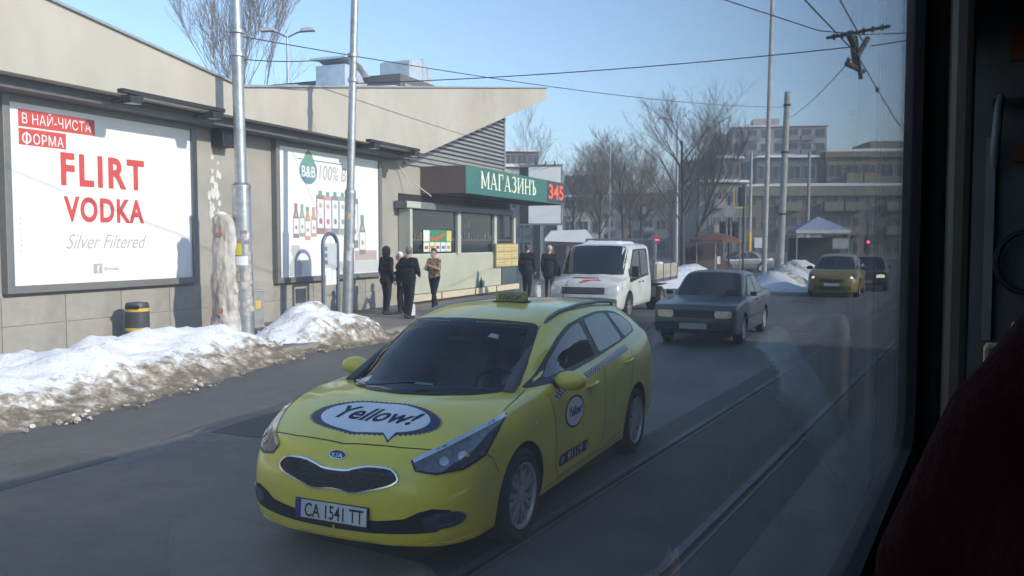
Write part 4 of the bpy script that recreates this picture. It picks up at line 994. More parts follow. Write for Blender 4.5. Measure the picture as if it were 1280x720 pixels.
def split_letters(t):
    """one object for each letter of a large lettering"""
    bm = bmesh.new(); bm.from_mesh(t.data); bmesh.ops.remove_doubles(bm, verts=bm.verts, dist=1e-5); left = set(bm.faces); isl = []
    while left:
        st_ = [left.pop()]; grp = list(st_)
        while st_:
            f = st_.pop()
            for e in f.edges:
                for g in e.link_faces:
                    if g in left: left.discard(g); st_.append(g); grp.append(g)
        isl.append(grp)
    for grp in isl:
        vs = {}; fs = []
        for f in grp: fs.append(tuple(vs.setdefault(v.index, len(vs)) for v in f.verts))
        bm.verts.ensure_lookup_table(); q = MB().add([bm.verts[i].co for i in vs], fs)
        o = link('letter', q.mesh('letter', t.data.materials[0]), None, t.parent, t.location); o.rotation_euler = t.rotation_euler
    bm.free(); bpy.data.objects.remove(t)
def fit_text(s, m, parent, x0, x1, z0, z1, y, bold=.02, shear=0.0, rot=X90, space=1.0):
    t = text('lettering', s, 1.0, m, parent, (0, y, 0), rot, 1, bold, shear, .001, space=space)
    v = [q.co for q in t.data.vertices]; ax, bx = min(p.x for p in v), max(p.x for p in v); ay, by = min(p.y for p in v), max(p.y for p in v)
    t.data.transform(Matrix.Diagonal(((x1-x0)/(bx-ax), (z1-z0)/(by-ay), 1, 1)) @ Matrix.Translation((-ax, -ay, 0))); t.location = (x0, y, z0); return split_letters(t)
fit_text('О', M['white_print'], b1, .235, .405, 2.345, 2.525, -.106, .01); B(.305, .335, -.1075, -.103, 2.33, 2.54).build('letter_stem', M['white_print'], b1)
fit_text('ОРМА', M['white_print'], b1, .44, 1.02, 2.345, 2.525, -.106, .008, space=1.08)
fit_text('FLIRT', red_p, b1, .95, 2.78, 1.70, 2.27, -.104, .034, space=1.22)
fit_text('VODKA', red_p, b1, .99, 2.75, 1.07, 1.52, -.104, .034, space=1.14)
fit_text('Silver Filtered', grey_p, b1, 1.02, 2.80, .60, .86, -.104, -.004, .45)
B(1.57, 1.76, -.104, -.100, .15, .33).build('icon', grey_p, b1)
text('lettering', 'f', .19, M['white_print'], b1, (1.64, -.106, .165), X90, 1, .02, 0, .001)
text('lettering', 'flirtvodka', .10, grey_p, b1, (1.80, -.104, .20), X90, .9, .004, 0, .001)
for k in range(7): B(.16, .175, -.102, -.1, .55 + k*.09, .60 + k*.09).build('small_print', grey_p, b1)

b2 = billboard('white billboard with printed juice bottles and a round blue logo', 6.95, 11.35, 1.15, 4.28)
def P2(s): return s - 6.95
def Z2(z): return z - 1.15
teal = mat('teal_print', (.14,.26,.34), .4, var=.05); green_p = mat('green_print', (.16,.34,.27), .4)
disc = MB(); disc.prism([(.36*math.cos(2*math.pi*k/40), .33*math.sin(2*math.pi*k/40)) for k in range(40)], -.104, -.1, 'y'); disc.build('logo_disc', teal, b2, loc=(P2(8.12), 0, Z2(3.76)))
tri = MB(); tri.prism([(-.25,.12),(-.12,.38),(.02,.48),(.16,.36),(.27,.10)], -.106, -.1, 'y'); tri.build('logo_leaf', green_p, b2, loc=(P2(8.12), 0, Z2(3.80)))
fit_text('B&B', M['white_print'], b2, P2(7.84), P2(8.40), Z2(3.60), Z2(3.88), -.108, .02)
fit_text('100% B', grey_p, b2, P2(8.56), P2(9.75), Z2(3.58), Z2(3.95), -.104, .004, .2)
B(P2(7.7), P2(9.6), -.103, -.1, Z2(4.02), Z2(4.045)).build('rule', teal, b2)
def pack(s, z0, h, w, body, capc, fruit, kind):
    q = MB()
    if kind == 'carton':
        q.box(-w/2, w/2, -.106, -.1, 0, h*.90, 0); q.box(-w*.40, w*.40, -.108, -.1, h*.14, h*.80, 2)
        q.box(-w*.22, w*.22, -.106, -.1, h*.90, h*1.0, 1)
    else:
        q.prism([(-w/2,0),(w/2,0),(w/2,h*.60),(w*.26,h*.78),(w*.26,h*.88),(-w*.26,h*.88),(-w*.26,h*.78),(-w/2,h*.60)], -.106, -.1, 'y', 0)
        q.box(-w*.42, w*.42, -.108, -.1, h*.12, h*.56, 2); q.box(-w*.28, w*.28, -.107, -.1, h*.88, h*1.0, 1)
    q.prism([(w*.22*math.cos(2*math.pi*k/12), h*.30 + w*.24*math.sin(2*math.pi*k/12)) for k in range(12)], -.110, -.1, 'y', 3)
    q.prism([(w*.20*math.cos(2*math.pi*k/12), h*.66 + w*.20*math.sin(2*math.pi*k/12)) for k in range(12)], -.110, -.1, 'y', 4)
    q.build('printed_bottle', [body, capc, M['white_print'], fruit, grey_p], b2, loc=(P2(s), 0, Z2(z0)))
pc = lambda n, c: mat('print_' + n, tuple(.55*v + .20 for v in c), .45, var=.05)
maroon, pink, violet, leafg, orange, apple, dkc = pc('maroon',(.22,.03,.04)), pc('pink',(.62,.20,.20)), pc('violet',(.10,.07,.20)), pc('leaf',(.18,.34,.16)), pc('orange',(.62,.24,.05)), pc('apple',(.50,.05,.06)), pc('dark',(.10,.07,.06))
for s, z0, h, w, b_, c, f_, kd in [(7.60,2.10,.84,.22,maroon,maroon,apple,'bottle'),(7.84,2.13,.80,.21,leafg,leafg,leafg,'bottle'),(8.06,2.05,.82,.22,orange,green_p,orange,'bottle'),(8.31,2.13,.74,.21,orange,orange,orange,'bottle'),
     (8.60,2.20,1.10,.34,maroon,green_p,apple,'carton'),(8.92,2.20,1.08,.32,pink,green_p,apple,'carton'),(9.24,2.20,1.10,.32,violet,green_p,violet,'carton'),(9.58,2.20,1.10,.32,leafg,green_p,leafg,'carton'),(9.88,2.1,1.12,.30,pink,green_p,orange,'carton'),
     (10.14,1.84,1.48,.36,dkc,green_p,apple,'carton'),(10.52,1.66,1.08,.30,dkc,green_p,orange,'bottle')]: pack(s, z0, h, w, b_, c, f_, kd)
vase = MB(); vase.prism([(-.22,0),(.22,0),(.26,.25),(.12,.45),(.20,.62),(.14,.74),(-.14,.74),(-.20,.62),(-.10,.45),(-.26,.25)], -.104, -.1, 'y'); vase.build('printed_jug', pc('jug', (.55,.56,.57)), b2, loc=(.62, 0, .03))
B(3.2, 4.3, -.104, -.1, .35, .62).build('printed_table', pc('table', (.50,.33,.26)), b2)
B(2.3, 3.0, -.103, -.1, 1.85, 1.0).build('printed_card', pc('card', (.74,.72,.70)), b2)
B(2.1, 4.38, -.1025, -.1, .02, .34).build('printed_floor', pc('pale', (.66,.65,.64)), b2)

# lamps reaching over the boards
def board_lamp(label, s, w):
    r = empty('billboard_lamp', W(s, 0, 4.58), WROT, label, 'lamp', 'lamps over the billboards')
    B(-w/2, w/2, -1.16, -1.02, -.02, .05).build('bar', M['dark'], r)
    for x in (-w/2 + .25, w/2 - .25):
        MB().tube([(x,-.60,-.10),(x,-.95,-.05),(x,-1.12,.0)], .022, 6).build('arm', M['dark'], r)
        hd = MB().prism([(-.16,-.05),(.16,-.05),(.12,-.17),(-.12,-.17)], -1.20, -1.0, 'y').build('lamp_head', M['dark'], r, loc=(x,0,0))
        B(-.11, .11, -1.185, -1.015, -.178, -.171).build('lamp_glass', mat('lamp_pane', (.5,.5,.48), .15), hd)
    return r
board_lamp('dark twin lamp bar over the red lettered billboard', 2.75, 2.5)
board_lamp('dark twin lamp bar over the juice billboard', 10.6, 2.6)
wl = empty('wall_speaker', W(5.05, 0, 4.02), WROT, 'dark box hanging on the wall between the billboards', 'speaker')
MB().prism([(-.19,0),(.19,0),(.22,.40),(.16,.55),(-.16,.55),(-.22,.40)], -.34, -.03, 'y').build('case', M['dark'], wl, bevel=.02)
B(-.03,.03,-.2,-.14,.55,.40+.05).build('bracket', M['dark'], wl); B(-.15,.15,-.352,-.34,.06,.34).build('grille', M['black'], wl)

# ---------------- kiosk front and its sign
kio = empty('kiosk_front', W(12.62, .0, 0), WROT, 'pale green kiosk front with two serving windows under the shop sign', 'kiosk')
kgreen = mat('pale_green_panel', (.45,.46,.36), .6, var=.05, scale=1.5, dirt=(.34,.33,.26), dscale=1, damt=.4)
kframe = mat('kiosk_frame', (.48,.49,.42), .5, var=.06)
kglass = mat('kiosk_glass', (.018,.022,.025), .05, var=.1, spec=.8)
KW = 8.3
B(0, KW, -.30, -.02, .42, 1.58).build('lower_panel', kgreen, kio)
B(0, KW, -.04, -.02, 2.98, 3.45).build('header', M['dark'], kio)
for x0, x1 in ((-.02,.16), (3.32,3.56), (6.30,6.52), (8.12,8.32)): B(x0, x1, -.33, -.02, 1.58, 2.98).build('mullion', kframe, kio, bevel=.008)
for x0, x1 in ((.16,3.32), (3.56,6.30), (6.52,8.12)):
    w_ = B(x0, x1, -.24, -.20, 1.58, 2.98).build('window', kglass, kio)
    B(x0, x1, -.262, -.242, 1.58, 1.64).build('window_rail', kframe, w_)
    B(x0 + .1, x1 - .1, -.25, -.241, 2.05, 2.09).build('shelf', mat('shelf_edge', (.12,.11,.10), .5), w_)
rn = random.Random(21)
for x0, x1, z in ((.3,1.0,2.10),(3.7,6.1,2.10),(3.8,4.4,2.5)):
    x = x0
    while x < x1:
        w_ = rn.uniform(.07,.16); h_ = rn.uniform(.10,.24)
        B(x, x + w_, -.249, -.243, z, z + h_).build('goods', mat('goods', (rn.uniform(.05,.16), rn.uniform(.05,.14), rn.uniform(.05,.13)), .5), kio); x += w_ + rn.uniform(.02,.14)
ledge = mat('cream_ledge', (.60,.52,.38), .7, var=.08)
B(-.1, KW + .1, -.44, -.02, .20, .40).build('ledge', ledge, kio, bevel=.01)
for x in (1.9, 4.4, 6.2): B(x, x + .05, -.455, -.44, .19, .41).build('ledge_joint', M['dark'], kio)
B(0, KW, -.26, -.02, .05, .20).build('base', plinth_m, kio)
aw = MB(); aw.prism([(0,.06),(-.36,.05),(-.42,-.02),(-.42,-.16),(-.34,-.18),(0,-.14)], -.28, 7.75, 'x'); aw.build('shutter_box', mat('grey_awning', (.17,.175,.18), .6), kio, loc=(0, -.05, 3.16))
B(-.30, .55, -.478, -.472, 3.02, 3.20).build('shutter_end', kframe, kio)
B(6.95, 8.32, -.345, -.305, .44, 1.56).build('glazed_door', mat('door_teal', (.06,.085,.085), .15), kio)
B(-.02, .12, -.42, -.30, .42, 3.02).build('corner_post', kframe, kio)
# papers on the glass
po = B(1.05, 2.95, -.268, -.263, 1.68, 2.38).build('poster', mat('poster_green', (.05,.24,.12), .4, var=.1), kio)
B(1.05, 1.45, -.273, -.2685, 2.02, 2.36).build('sheet', M['white_print'], po)
B(2.62, 2.95, -.273, -.2685, 2.02, 2.36).build('sheet', mat('sheet_yellow', (.66,.55,.16), .5), po)
MB().prism([(1.5,2.08),(1.9,2.02),(2.5,2.22),(2.4,2.30),(1.8,2.12),(1.55,2.18)], -.272, -.2685, 'y').build('print', mat('print_red', (.5,.12,.06), .5), po)
for k in range(5):
    sh = B(1.07 + k*.378, 1.40 + k*.378, -.273, -.2685, 1.70, 1.99).build('sheet', mat('price_sheet', ((.74,.72,.66),(.74,.66,.40),(.74,.70,.68),(.72,.72,.72),(.74,.72,.55))[k], .5) if True else None, po)
    B(1.12 + k*.378, 1.35 + k*.378, -.276, -.2735, 1.78, 1.88).build('print', mat('print_spot', ((.5,.1,.08),(.2,.3,.1),(.5,.05,.05),(.1,.2,.4),(.5,.3,.05))[k], .5), sh)
mb_ = B(6.25, 8.35, -.40, -.335, 1.08, 1.94).build('menu_board', mat('menu_frame', (.24,.22,.16), .6), kio)
cream = mat('menu_sheet', (.66,.52,.22), .5, var=.08)
for i in range(3):
    for j in range(3): B(6.31 + i*.69, 6.95 + i*.69, -.408, -.401, 1.11 + j*.28, 1.36 + j*.28).build('sheet', cream, mb_)
for i in range(3):
    for j in range(9): B(6.38 + i*.69, 6.86 + i*.69, -.4105, -.4085, 1.15 + j*.092, 1.165 + j*.092).build('print', mat('menu_ink', (.25,.16,.08), .6), mb_)
bs = MB(); bs.lathe([(.001,0),(.055,0),(.06,.03),(.06,.2),(.022,.29),(.02,.36),(.001,.365)], 14)
btl = bs.build('bottle', mat('dark_bottle', (.03,.05,.03), .15), None, smooth=50, loc=W(17.6, .40, .40)); tag(btl, 'dark bottle standing on the cream kiosk ledge', 'bottle')

sg = empty('shop_sign', W(13.98, 0, 3.50), WROT, 'long green shop sign box with cream lettering and a red number', 'sign')
sgreen = mat('sign_green', (.035,.155,.125), .45, var=.06, scale=1.5, dirt=(.10,.16,.14), dscale=1, damt=.3)
B(0, 9.05, -1.57, -.02, 0, .84).build('box', mat('sign_brown', (.13,.095,.085), .6, var=.15), sg)
B(-.004, 9.054, -1.582, -1.572, -.01, .85).build('green_face', sgreen, sg)
B(7.05, 9.05, -1.590, -1.583, .03, .82).build('number_panel', mat('number_dark', (.05,.055,.055), .5), sg)
B(.1, 8.9, -1.5, -.1, -.03, -.002).build('underside', M['dark'], sg)
# serifed letters drawn stroke by stroke: (x0, z0, x1, z1, thickness)
cream_l = mat('cream_letter', (.80,.78,.62), .45, var=.04)
GL = {
 'М': (1.15, [(.16,.0,.16,1,.14),(.16,1,.56,.12,.16),(.56,.12,.97,1,.07),(.98,0,.98,1,.17)], [(.05,0,.30),(.85,0,1.12),(.02,1,.24),(.90,1,1.12)]),
 'А': (.98, [(.12,0,.46,1,.07),(.46,1,.82,0,.18),(.24,.34,.68,.34,.07)], [(.0,0,.26),(.66,0,.98)]),
 'Г': (.80, [(.18,0,.18,1,.18),(.18,.965,.70,.965,.075),(.70,.70,.70,1,.06)], [(.04,0,.36),(.04,1,.2)]),
 'И': (1.06, [(.18,0,.18,1,.17),(.86,0,.86,1,.17),(.22,.10,.84,.90,.09)], [(.04,0,.34),(.72,0,1.02),(.04,1,.34),(.72,1,1.02)]),
 'Н': (1.06, [(.18,0,.18,1,.17),(.86,0,.86,1,.17),(.20,.5,.84,.5,.08)], [(.04,0,.34),(.72,0,1.02),(.04,1,.34),(.72,1,1.02)]),
}
def bar_letter(mb, x, z, sc_, strokes, serifs, sx):
    for x0, z0, x1, z1, t in strokes:
        d = Vector((x1-x0, 0, z1-z0)).normalized(); n_ = Vector((-d.z, 0, d.x)) * t / 2 if abs(d.x) > .99 or abs(d.z) > .99 else Vector((t/2, 0, 0)) / 1.0
        q = [(x0-n_.x, z0-n_.z), (x0+n_.x, z0+n_.z), (x1+n_.x, z1+n_.z), (x1-n_.x, z1-n_.z)]
        mb.prism([(x + a*sc_*sx, z + b_*sc_) for a, b_ in q], -1.590, -1.583, 'y')
    for x0, zz, x1 in serifs:
        lo, hi = (0, .055) if zz == 0 else (.945, 1)
        mb.prism([(x + x0*sc_*sx, z + lo*sc_), (x + x1*sc_*sx, z + lo*sc_), (x + x1*sc_*sx, z + hi*sc_), (x + x0*sc_*sx, z + hi*sc_)], -1.5915, -1.583, 'y')
def ring_stroke(mb, x, z, sc_, pts, sx):
    """calligraphic stroke through (x, z, half width)"""
    L_ = []; R_ = []
    for i, (a, b_, w_) in enumerate(pts):
        p = Vector(pts[max(0, i-1)][:2]); q = Vector(pts[min(len(pts)-1, i+1)][:2]); d = (q - p).normalized(); n_ = Vector((-d.y, d.x)) * w_
        L_.append((x + (a+n_.x)*sc_*sx, z + (b_+n_.y)*sc_)); R_.append((x + (a-n_.x)*sc_*sx, z + (b_-n_.y)*sc_))
    for i in range(len(pts)-1):
        mb.prism([L_[i], L_[i+1], R_[i+1], R_[i]], -1.5895, -1.583, 'y')
xx = 1.06; SX = 1.10; H_ = .54
for ch in 'МАГАЗИНЪ':
    lb = MB()
    if ch in GL:
        w_, st, se = GL[ch]; bar_letter(lb, xx, .20, H_, st, se, SX)
    elif ch == 'З':
        w_ = .78
        arc = lambda cx, cz, rx, rz, a0, a1, n_: [(cx + rx*math.cos(R(a0 + (a1-a0)*k/n_)), cz + rz*math.sin(R(a0 + (a1-a0)*k/n_)), .035 + .055*max(0, math.cos(R(a0 + (a1-a0)*k/n_)))) for k in range(n_+1)]
        ring_stroke(lb, xx, .20, H_, arc(.34,.76,.26,.22,150,-90,14), SX); ring_stroke(lb, xx, .20, H_, arc(.34,.28,.32,.26,90,-155,14), SX)
    else:
        w_ = .95; bar_letter(lb, xx, .20, H_, [(.34,0,.34,1,.17),(.06,.965,.34,.965,.07),(.06,.74,.06,1,.06)], [(.20,0,.46)], SX)
        arc = [(.38 + .34*math.sin(math.pi*k/12) * 1.0, .055 + .25*(1-math.cos(math.pi*k/12)), .035 + .05*math.sin(math.pi*k/12)) for k in range(13)]
        ring_stroke(lb, xx, .20, H_, arc, SX)
    lb.build('letter', cream_l, sg); xx += (w_ + .07) * H_ * SX
fit_text('345', mat('red_number', (.70,.10,.05), .5, emit=(.9,.12,.05,.25)), sg, 7.20, 8.88, .15, .72, -1.592, .02)

# ---------------- small things along the pavement
bn = empty('litter_bin', W(2.31, .50, .12), 0, 'black cylindrical bin with two yellow bands by the wall', 'bin')
MB().lathe([(.001,0),(.205,0),(.21,.03),(.21,.68),(.205,.72),(.19,.76),(.001,.78)], 28).build('body', mat('bin_black', (.055,.055,.06), .5), bn, smooth=40)
for z in (.24, .60): MB().lathe([(.212,z),(.2155,z+.004),(.2155,z+.058),(.212,z+.062)], 28, caps=False).build('band', mat('bin_yellow', (.66,.44,.06), .4), bn, smooth=40)
B(-.11, .11, -.23, -.18, .655, .715).build('opening', M['black'], bn)
# the lopped tree trunk
st = empty('tree_stump', W(3.78, 1.28, .10), 0, 'tall pale lopped tree trunk beside the stickered pole', 'tree')
sk = MB(); rn = random.Random(9)
P = [(0,0,-.1),(.02,0,.25),(.0,.01,.7),(-.03,.0,1.2),(-.03,.01,1.7),(-.02,0,2.15),(-.01,0,2.36),(0,0,2.45)]
sk.tube(P, [.33,.27,.24,.23,.225,.225,.20,.11], 24)
sk.tube([(0,0,.42),(-.02,-.20,.52),(-.03,-.27,.56)], [.12,.10,.085], 12); sk.tube([(0,0,.85),(.20,-.05,.92),(.27,-.06,.94)], [.08,.07,.06], 10); sk.tube([(0,0,2.0),(-.02,-.17,2.06),(-.02,-.20,2.07)], [.10,.085,.07], 10)
tm = remesh(sk, .022, 2, 'trunk')
for v in tm.vertices:
    n_ = mn.fractal(Vector((v.co.x*6, v.co.y*6, v.co.z*2.2)), 1, 2, 5); d_ = Vector((v.co.x, v.co.y, 0)); 
    if d_.length > .02: v.co += d_.normalized() * n_ * .055
tm.polygons.foreach_set('use_smooth', [True]*len(tm.polygons))
bark = mat('pale_bark', (.40,.36,.315), .9, var=.28, scale=7, bump=.7, bscale=16, dirt=(.72,.70,.68), dscale=3.2, damt=.8, stretch=(1,1,.4))
link('trunk', tm, bark, st)
cut = mat('cut_wood', (.34,.19,.13), .8, var=.3, scale=12)
for (p, r_) in (((-.03,-.285,.565),.07),((-.02,-.215,2.07),.055)):
    MB().lathe([(.001,-.012),(r_,-.008),(r_,.02)], 16, axis='y', c=p).build('sawn_knot', cut, st)
for k in range(3): MB().ball((rn.uniform(-.07,.07), rn.uniform(-.08,.08), 2.41 + .02*k), (.10,.10,.05), 12).build('snow_cap', SNOW, st, smooth=80)

# poles
def pole(name, label, base, top, r0, r1, m, step=None, group=None, cat='pole', n=20):
    r = empty(name, base, 0, label, cat, group); d = Vector(top) - Vector(base)
    q = MB()
    if step:
        a = d * step; q.tube([Vector((0,0,0)), a], r0, n); q.tube([a, a + d*.006, a + d*.012], [r0*1.06, r0*1.06, r1*1.04], n); q.tube([a + d*.012, d], [r1, r1*.92], n)
    else: q.tube([Vector((0,0,0)), d], [r0, r1], n)
    q.build('shaft', m, r, smooth=40); return r
p1b = W(4.08, 1.50, .12); p2b = W(6.86, 2.04, .12)
pole1 = pole('steel_pole', 'tall steel pole plastered with torn stickers', p1b, p1b + Vector((-.12, .0, 9.2)), .180, .115, M['steel'], .32, 'overhead wire poles on the pavement')
pole2 = pole('steel_pole', 'slimmer steel pole standing in the snow heap', p2b, p2b + Vector((.30, .0, 9.0)), .120, .088, M['steel'], .33, 'overhead wire poles on the pavement')
def wrap(name, parent, m, r, z0, z1, a0, a1, xo=0.0):
    q = MB(); k = 10
    vs = [((r)*math.cos(R(a0 + (a1-a0)*i/k)) + xo, (r)*math.sin(R(a0 + (a1-a0)*i/k)), z) for z in (z0, z1) for i in range(k+1)]
    q.add(vs, [(i, i+1, k+2+i, k+1+i) for i in range(k)]); return q.build(name, m, parent, smooth=60)
rn = random.Random(13)
tints = [mat('sticker_tint', c, .7, var=.25, scale=14) for c in ((.55,.54,.52),(.40,.36,.33),(.22,.19,.20),(.48,.42,.36),(.62,.61,.60))]
for k in range(28):
    z = rn.uniform(.35, 2.15); a = rn.uniform(-175, -5); w_ = rn.uniform(14, 46); h_ = rn.uniform(.06, .22)
    wrap('sticker', pole1, rn.choice(tints), .1815 + k*.0001, z, z + h_, a, a + w_, -.013*z)
wrap('sticker', pole1, mat('sticker_yellow', (.62,.50,.05), .6), .188, 1.62, 1.86, -150, -80, -.025); wrap('sticker', pole1, M['white_print'], .189, 1.42, 1.60, -135, -45, -.022)
wrap('paint_drip', pole1, M['white_print'], .186, 2.5, 3.0, -62, -48, -.035)
for z in (6.0, 5.55): MB().lathe([(.135,-.03),(.150,-.03),(.150,.03),(.135,.03)], 20, c=(-.078,0,z)).build('clamp', M['steel'], pole1)
for z in (5.5, 6.05): MB().lathe([(.10,-.04),(.118,-.04),(.118,.04),(.10,.04)], 20, c=(.185,0,z)).build('clamp', M['steel'], pole2)
for z, h_, a in ((1.45,.22,-110),(1.75,.10,-80),(2.4,.12,-120)): wrap('sticker', pole2, tints[0] if z < 2 else tints[3], .1225, z, z + h_, a, a + 55, .01 + .033*z)
hp = empty('hoop_frame', W(7.72, 1.0, .12), WROT, 'blue grey steel hoop with a timetable panel before the juice billboard', 'timetable frame')
hpm = mat('blue_grey_tube', (.14,.17,.22), .45, .4)
arch = [(-.30,0,0),(-.30,0,1.80)] + [(-.30*math.cos(math.pi*k/12), 0, 1.80 + .28*math.sin(math.pi*k/12)) for k in range(1,12)] + [(.30,0,1.80),(.30,0,0)]
MB().tube(arch, .045, 10).build('hoop', hpm, hp, smooth=60)
B(-.25,.25,-.015,.015,1.25,1.85).build('panel', mat('panel_pale', (.52,.54,.56), .4), hp); B(-.22,.22,-.019,-.0155,.85,1.20).build('panel', M['white_print'], hp)
for k in range(3): B(-.24,-.14,-.022,-.0165,1.35+k*.16,1.45+k*.16).build('print', teal, hp)
cb_ = empty('switch_cabinet', W(5.25, .45, .12), WROT, 'small grey switch cabinet with a yellow sticker by the wall', 'cabinet')
B(-.45,.45,-.2,.2,0,.80).build('case', mat('cabinet_grey', (.30,.295,.28), .6), cb_, bevel=.01); B(-.02,.02,-.206,-.2,.05,.78).build('door_gap', M['dark'], cb_)
B(.16,.34,-.206,-.2,.42,.60).build('sticker', mat('cabinet_yellow', (.6,.42,.12), .5), cb_); B(-.48,.48,-.22,.22,.80,.83).build('lid', mat('cabinet_grey2', (.36,.355,.34), .6), cb_)
# ------------------------------------------------------------------ further along the street: buildings
win_dark = mat('window_dark', (.04,.05,.06), .12, var=.5, scale=1.5); win_frame = mat('window_frame', (.30,.29,.28), .6)
conc = mat('balcony_concrete', (.26,.24,.225), .8, var=.15)
def win_mesh(w, h):
    q = MB(); q.box(-w/2, w/2, -.03, .02, 0, h, 1)
    for a, b_, c, d in ((-w/2-.06,-w/2,-.06,h+.06),(w/2,w/2+.06,-.06,h+.06)): q.box(a, b_, -.09, .02, c, d, 0)
    q.box(-w/2, w/2, -.09, .02, -.06, 0, 0); q.box(-w/2, w/2, -.09, .02, h, h+.06, 0); q.box(-.03, .03, -.06, -.031, 0, h, 0)
    return q.mesh('window', [win_frame, win_dark])
def block(r, x0, x1, y0, dep, z0, z1, wm, floors, bays, wsize=(1.3,1.4), balc=(), seed=0, roof=True, parapet=None, pm_=None, side=True):
    """one storeyed volume of a building: wall, windows, balconies, snowy roof"""
    B(x0, x1, y0, y0 + dep, z0, z1).build('wall', wm, r)
    fh = (z1 - z0) / floors; bw = (x1 - x0) / bays; wm_ = win_mesh(min(wsize[0], bw*.75), min(wsize[1], fh*.6)); rn = random.Random(seed)
    for f in range(floors):
        for b_ in range(bays):
            xc = x0 + bw * (b_ + .5)
            link('window', wm_, None, r, (xc, y0, z0 + f*fh + fh*.28))
            if (b_ in balc) and (f or z0 > 1):
                q = MB(); zb = z0 + f*fh + .05; q.box(xc - bw*.46, xc + bw*.46, y0 - 1.1, y0 - .1, zb, zb + .14); q.box(xc - bw*.46, xc + bw*.46, y0 - 1.12, y0 - 1.04, zb + .14, zb + fh*.36)
                for e in (-1, 1): q.box(xc + e*bw*.46 - .04, xc + e*bw*.46 + .04, y0 - 1.04, y0 - .1, zb + .14, zb + fh*.36)
                q.build('balcony', pm_ or conc, r)
    if side:
        for sx, rz in ((x0, R(-90)), (x1, R(90))):
            for f in range(floors):
                for k in range(max(1, int(dep / 4))): link('window', wm_, None, r, (sx, y0 + 2 + k*4, z0 + f*fh + fh*.28), rz)
    if parapet: B(x0 - .25, x1 + .25, y0 - .45, y0 + dep, z1 - parapet, z1 + .15).build('parapet', pm_ or conc, r)
    if roof: MB().prism([(x0-.3, z1+.16), (x1+.3, z1+.16), (x1+.1, z1+.42), ((x0+x1)/2, z1+.50), (x0+.1, z1+.42)], y0 - .5, y0 + dep, 'y').build('roof_snow', SNOW, r)
def building(name, label, loc, rz): return empty(name, loc, rz, label, 'building')
panel = mat('panel_facade', (.42,.39,.355), .85, var=.22, scale=.35); mauve = mat('mauve_render', (.30,.26,.26), .85, var=.12, scale=.4)
pinkish = mat('pinkish_render', (.21,.17,.15), .85, var=.14, scale=.3); beige_b = mat('beige_band', (.24,.21,.165), .8, var=.1); bluegrey_b = mat('blue_grey_render', (.14,.155,.17), .8, var=.15, scale=.3)
ochre = mat('ochre_render', (.22,.19,.135), .85, var=.1, scale=.3); greyb = mat('grey_render', (.18,.17,.165), .85, var=.15, scale=.3)
r = building('apartment_block', 'tall pale panel apartment block rising behind the lower housing', (41.0, 170, 0), R(-8))
block(r, 2.6, 20.5, 0, 12, 0, 24.4, panel, 9, 7, (1.7,1.5), (1,4,5), 3); B(-.6, 2.6, 1.0, 12, 0, 23.4).build('end_wall', mauve, r); B(7, 12, 3, 8, 24.9, 26.6).build('lift_house', panel, r)
r = building('housing_terrace', 'stepped brown apartment terrace with beige balcony bands', (26.6, 100, 0), R(-4))
block(r, 0, 21, 0, 16, 0, 8.3, pinkish, 3, 9, (1.5,1.4), (2,4,5,7), 5, True, .95, beige_b)
block(r, 2.7, 9.9, 4, 10, 8.75, 12.0, bluegrey_b, 1, 4, (1.5,1.5), (), 6); block(r, 10.9, 20.8, 3.5, 10, 8.75, 12.6, ochre, 1, 5, (1.5,1.4), (1,2), 7, True, .5, ochre)
B(10.0, 11.4, 4.5, 8, 8.7, 13.2).build('stair_tower', ochre, r); B(16.5, 21.2, 5, 12, 12.9, 14.2).build('penthouse', ochre, r)
for x in (4, 6.5, 13.5, 15): B(x, x+.7, 6, 6.7, 12.1, 13.0).build('chimney', conc, r)
r = building('apartment_block', 'dark grey corner block with snowy terraces left of the tall poles', (21.2, 97, 0), R(6))
block(r, 0, 5.6, 0, 12, 0, 8.6, greyb, 3, 4, (1.0,1.2), (1,), 8); block(r, .8, 5.6, 2, 9, 9.0, 11.5, greyb, 1, 3, (1.0,1.2), (), 9)
r = building('apartment_block', 'pale block with balconies and snowy roof above the shop sign', (-4.0, 100, 0), R(5))
block(r, 0, 9.4, 0, 12, 0, 10.6, mat('pale_render', (.44,.41,.37), .85, var=.15, scale=.3), 4, 6, (1.1,1.2), (1,3,4), 10); block(r, 2.0, 7.4, 2, 9, 10.9, 12.6, greyb, 1, 4, (1,1), (), 11)
r = building('mansard_house', 'house with a dark mansard roof and snow behind the white advertising panel', (5.7, 96, 0), R(-6))
block(r, 0, 4.6, 0, 10, 0, 7.2, mat('warm_render', (.40,.36,.32), .85, var=.12, scale=.3), 3, 3, (1.0,1.2), (0,), 12, False)
MB().prism([(-.35,7.2),(4.95,7.2),(4.3,9.4),(.3,9.4)], -.4, 9, 'y').build('roof', mat('dark_roof', (.12,.13,.14), .7, var=.2), r); MB().prism([(.2,9.4),(4.4,9.4),(2.9,10.3),(1.6,10.2)], -.2, 9, 'y').build('roof_snow', SNOW, r)
B(-.4, 5.0, -.55, -.1, 7.0, 7.25).build('eaves', SNOW, r); B(3.3, 3.8, 1, 1.5, 9.6, 11).build('chimney', conc, r)
r = building('apartment_block', 'long grey block half hidden behind the bare trees', (9.5, 125, 0), R(-3))
block(r, 0, 15, 0, 10, 0, 9.0, greyb, 3, 8, (1.3,1.3), (2,5), 14)
r = building('apartment_block', 'far grey block closing the street beyond the trees', (-26, 130, 0), R(8))
block(r, 0, 21, 0, 10, 0, 11.0, panel, 4, 9, (1.3,1.3), (2,5), 15)

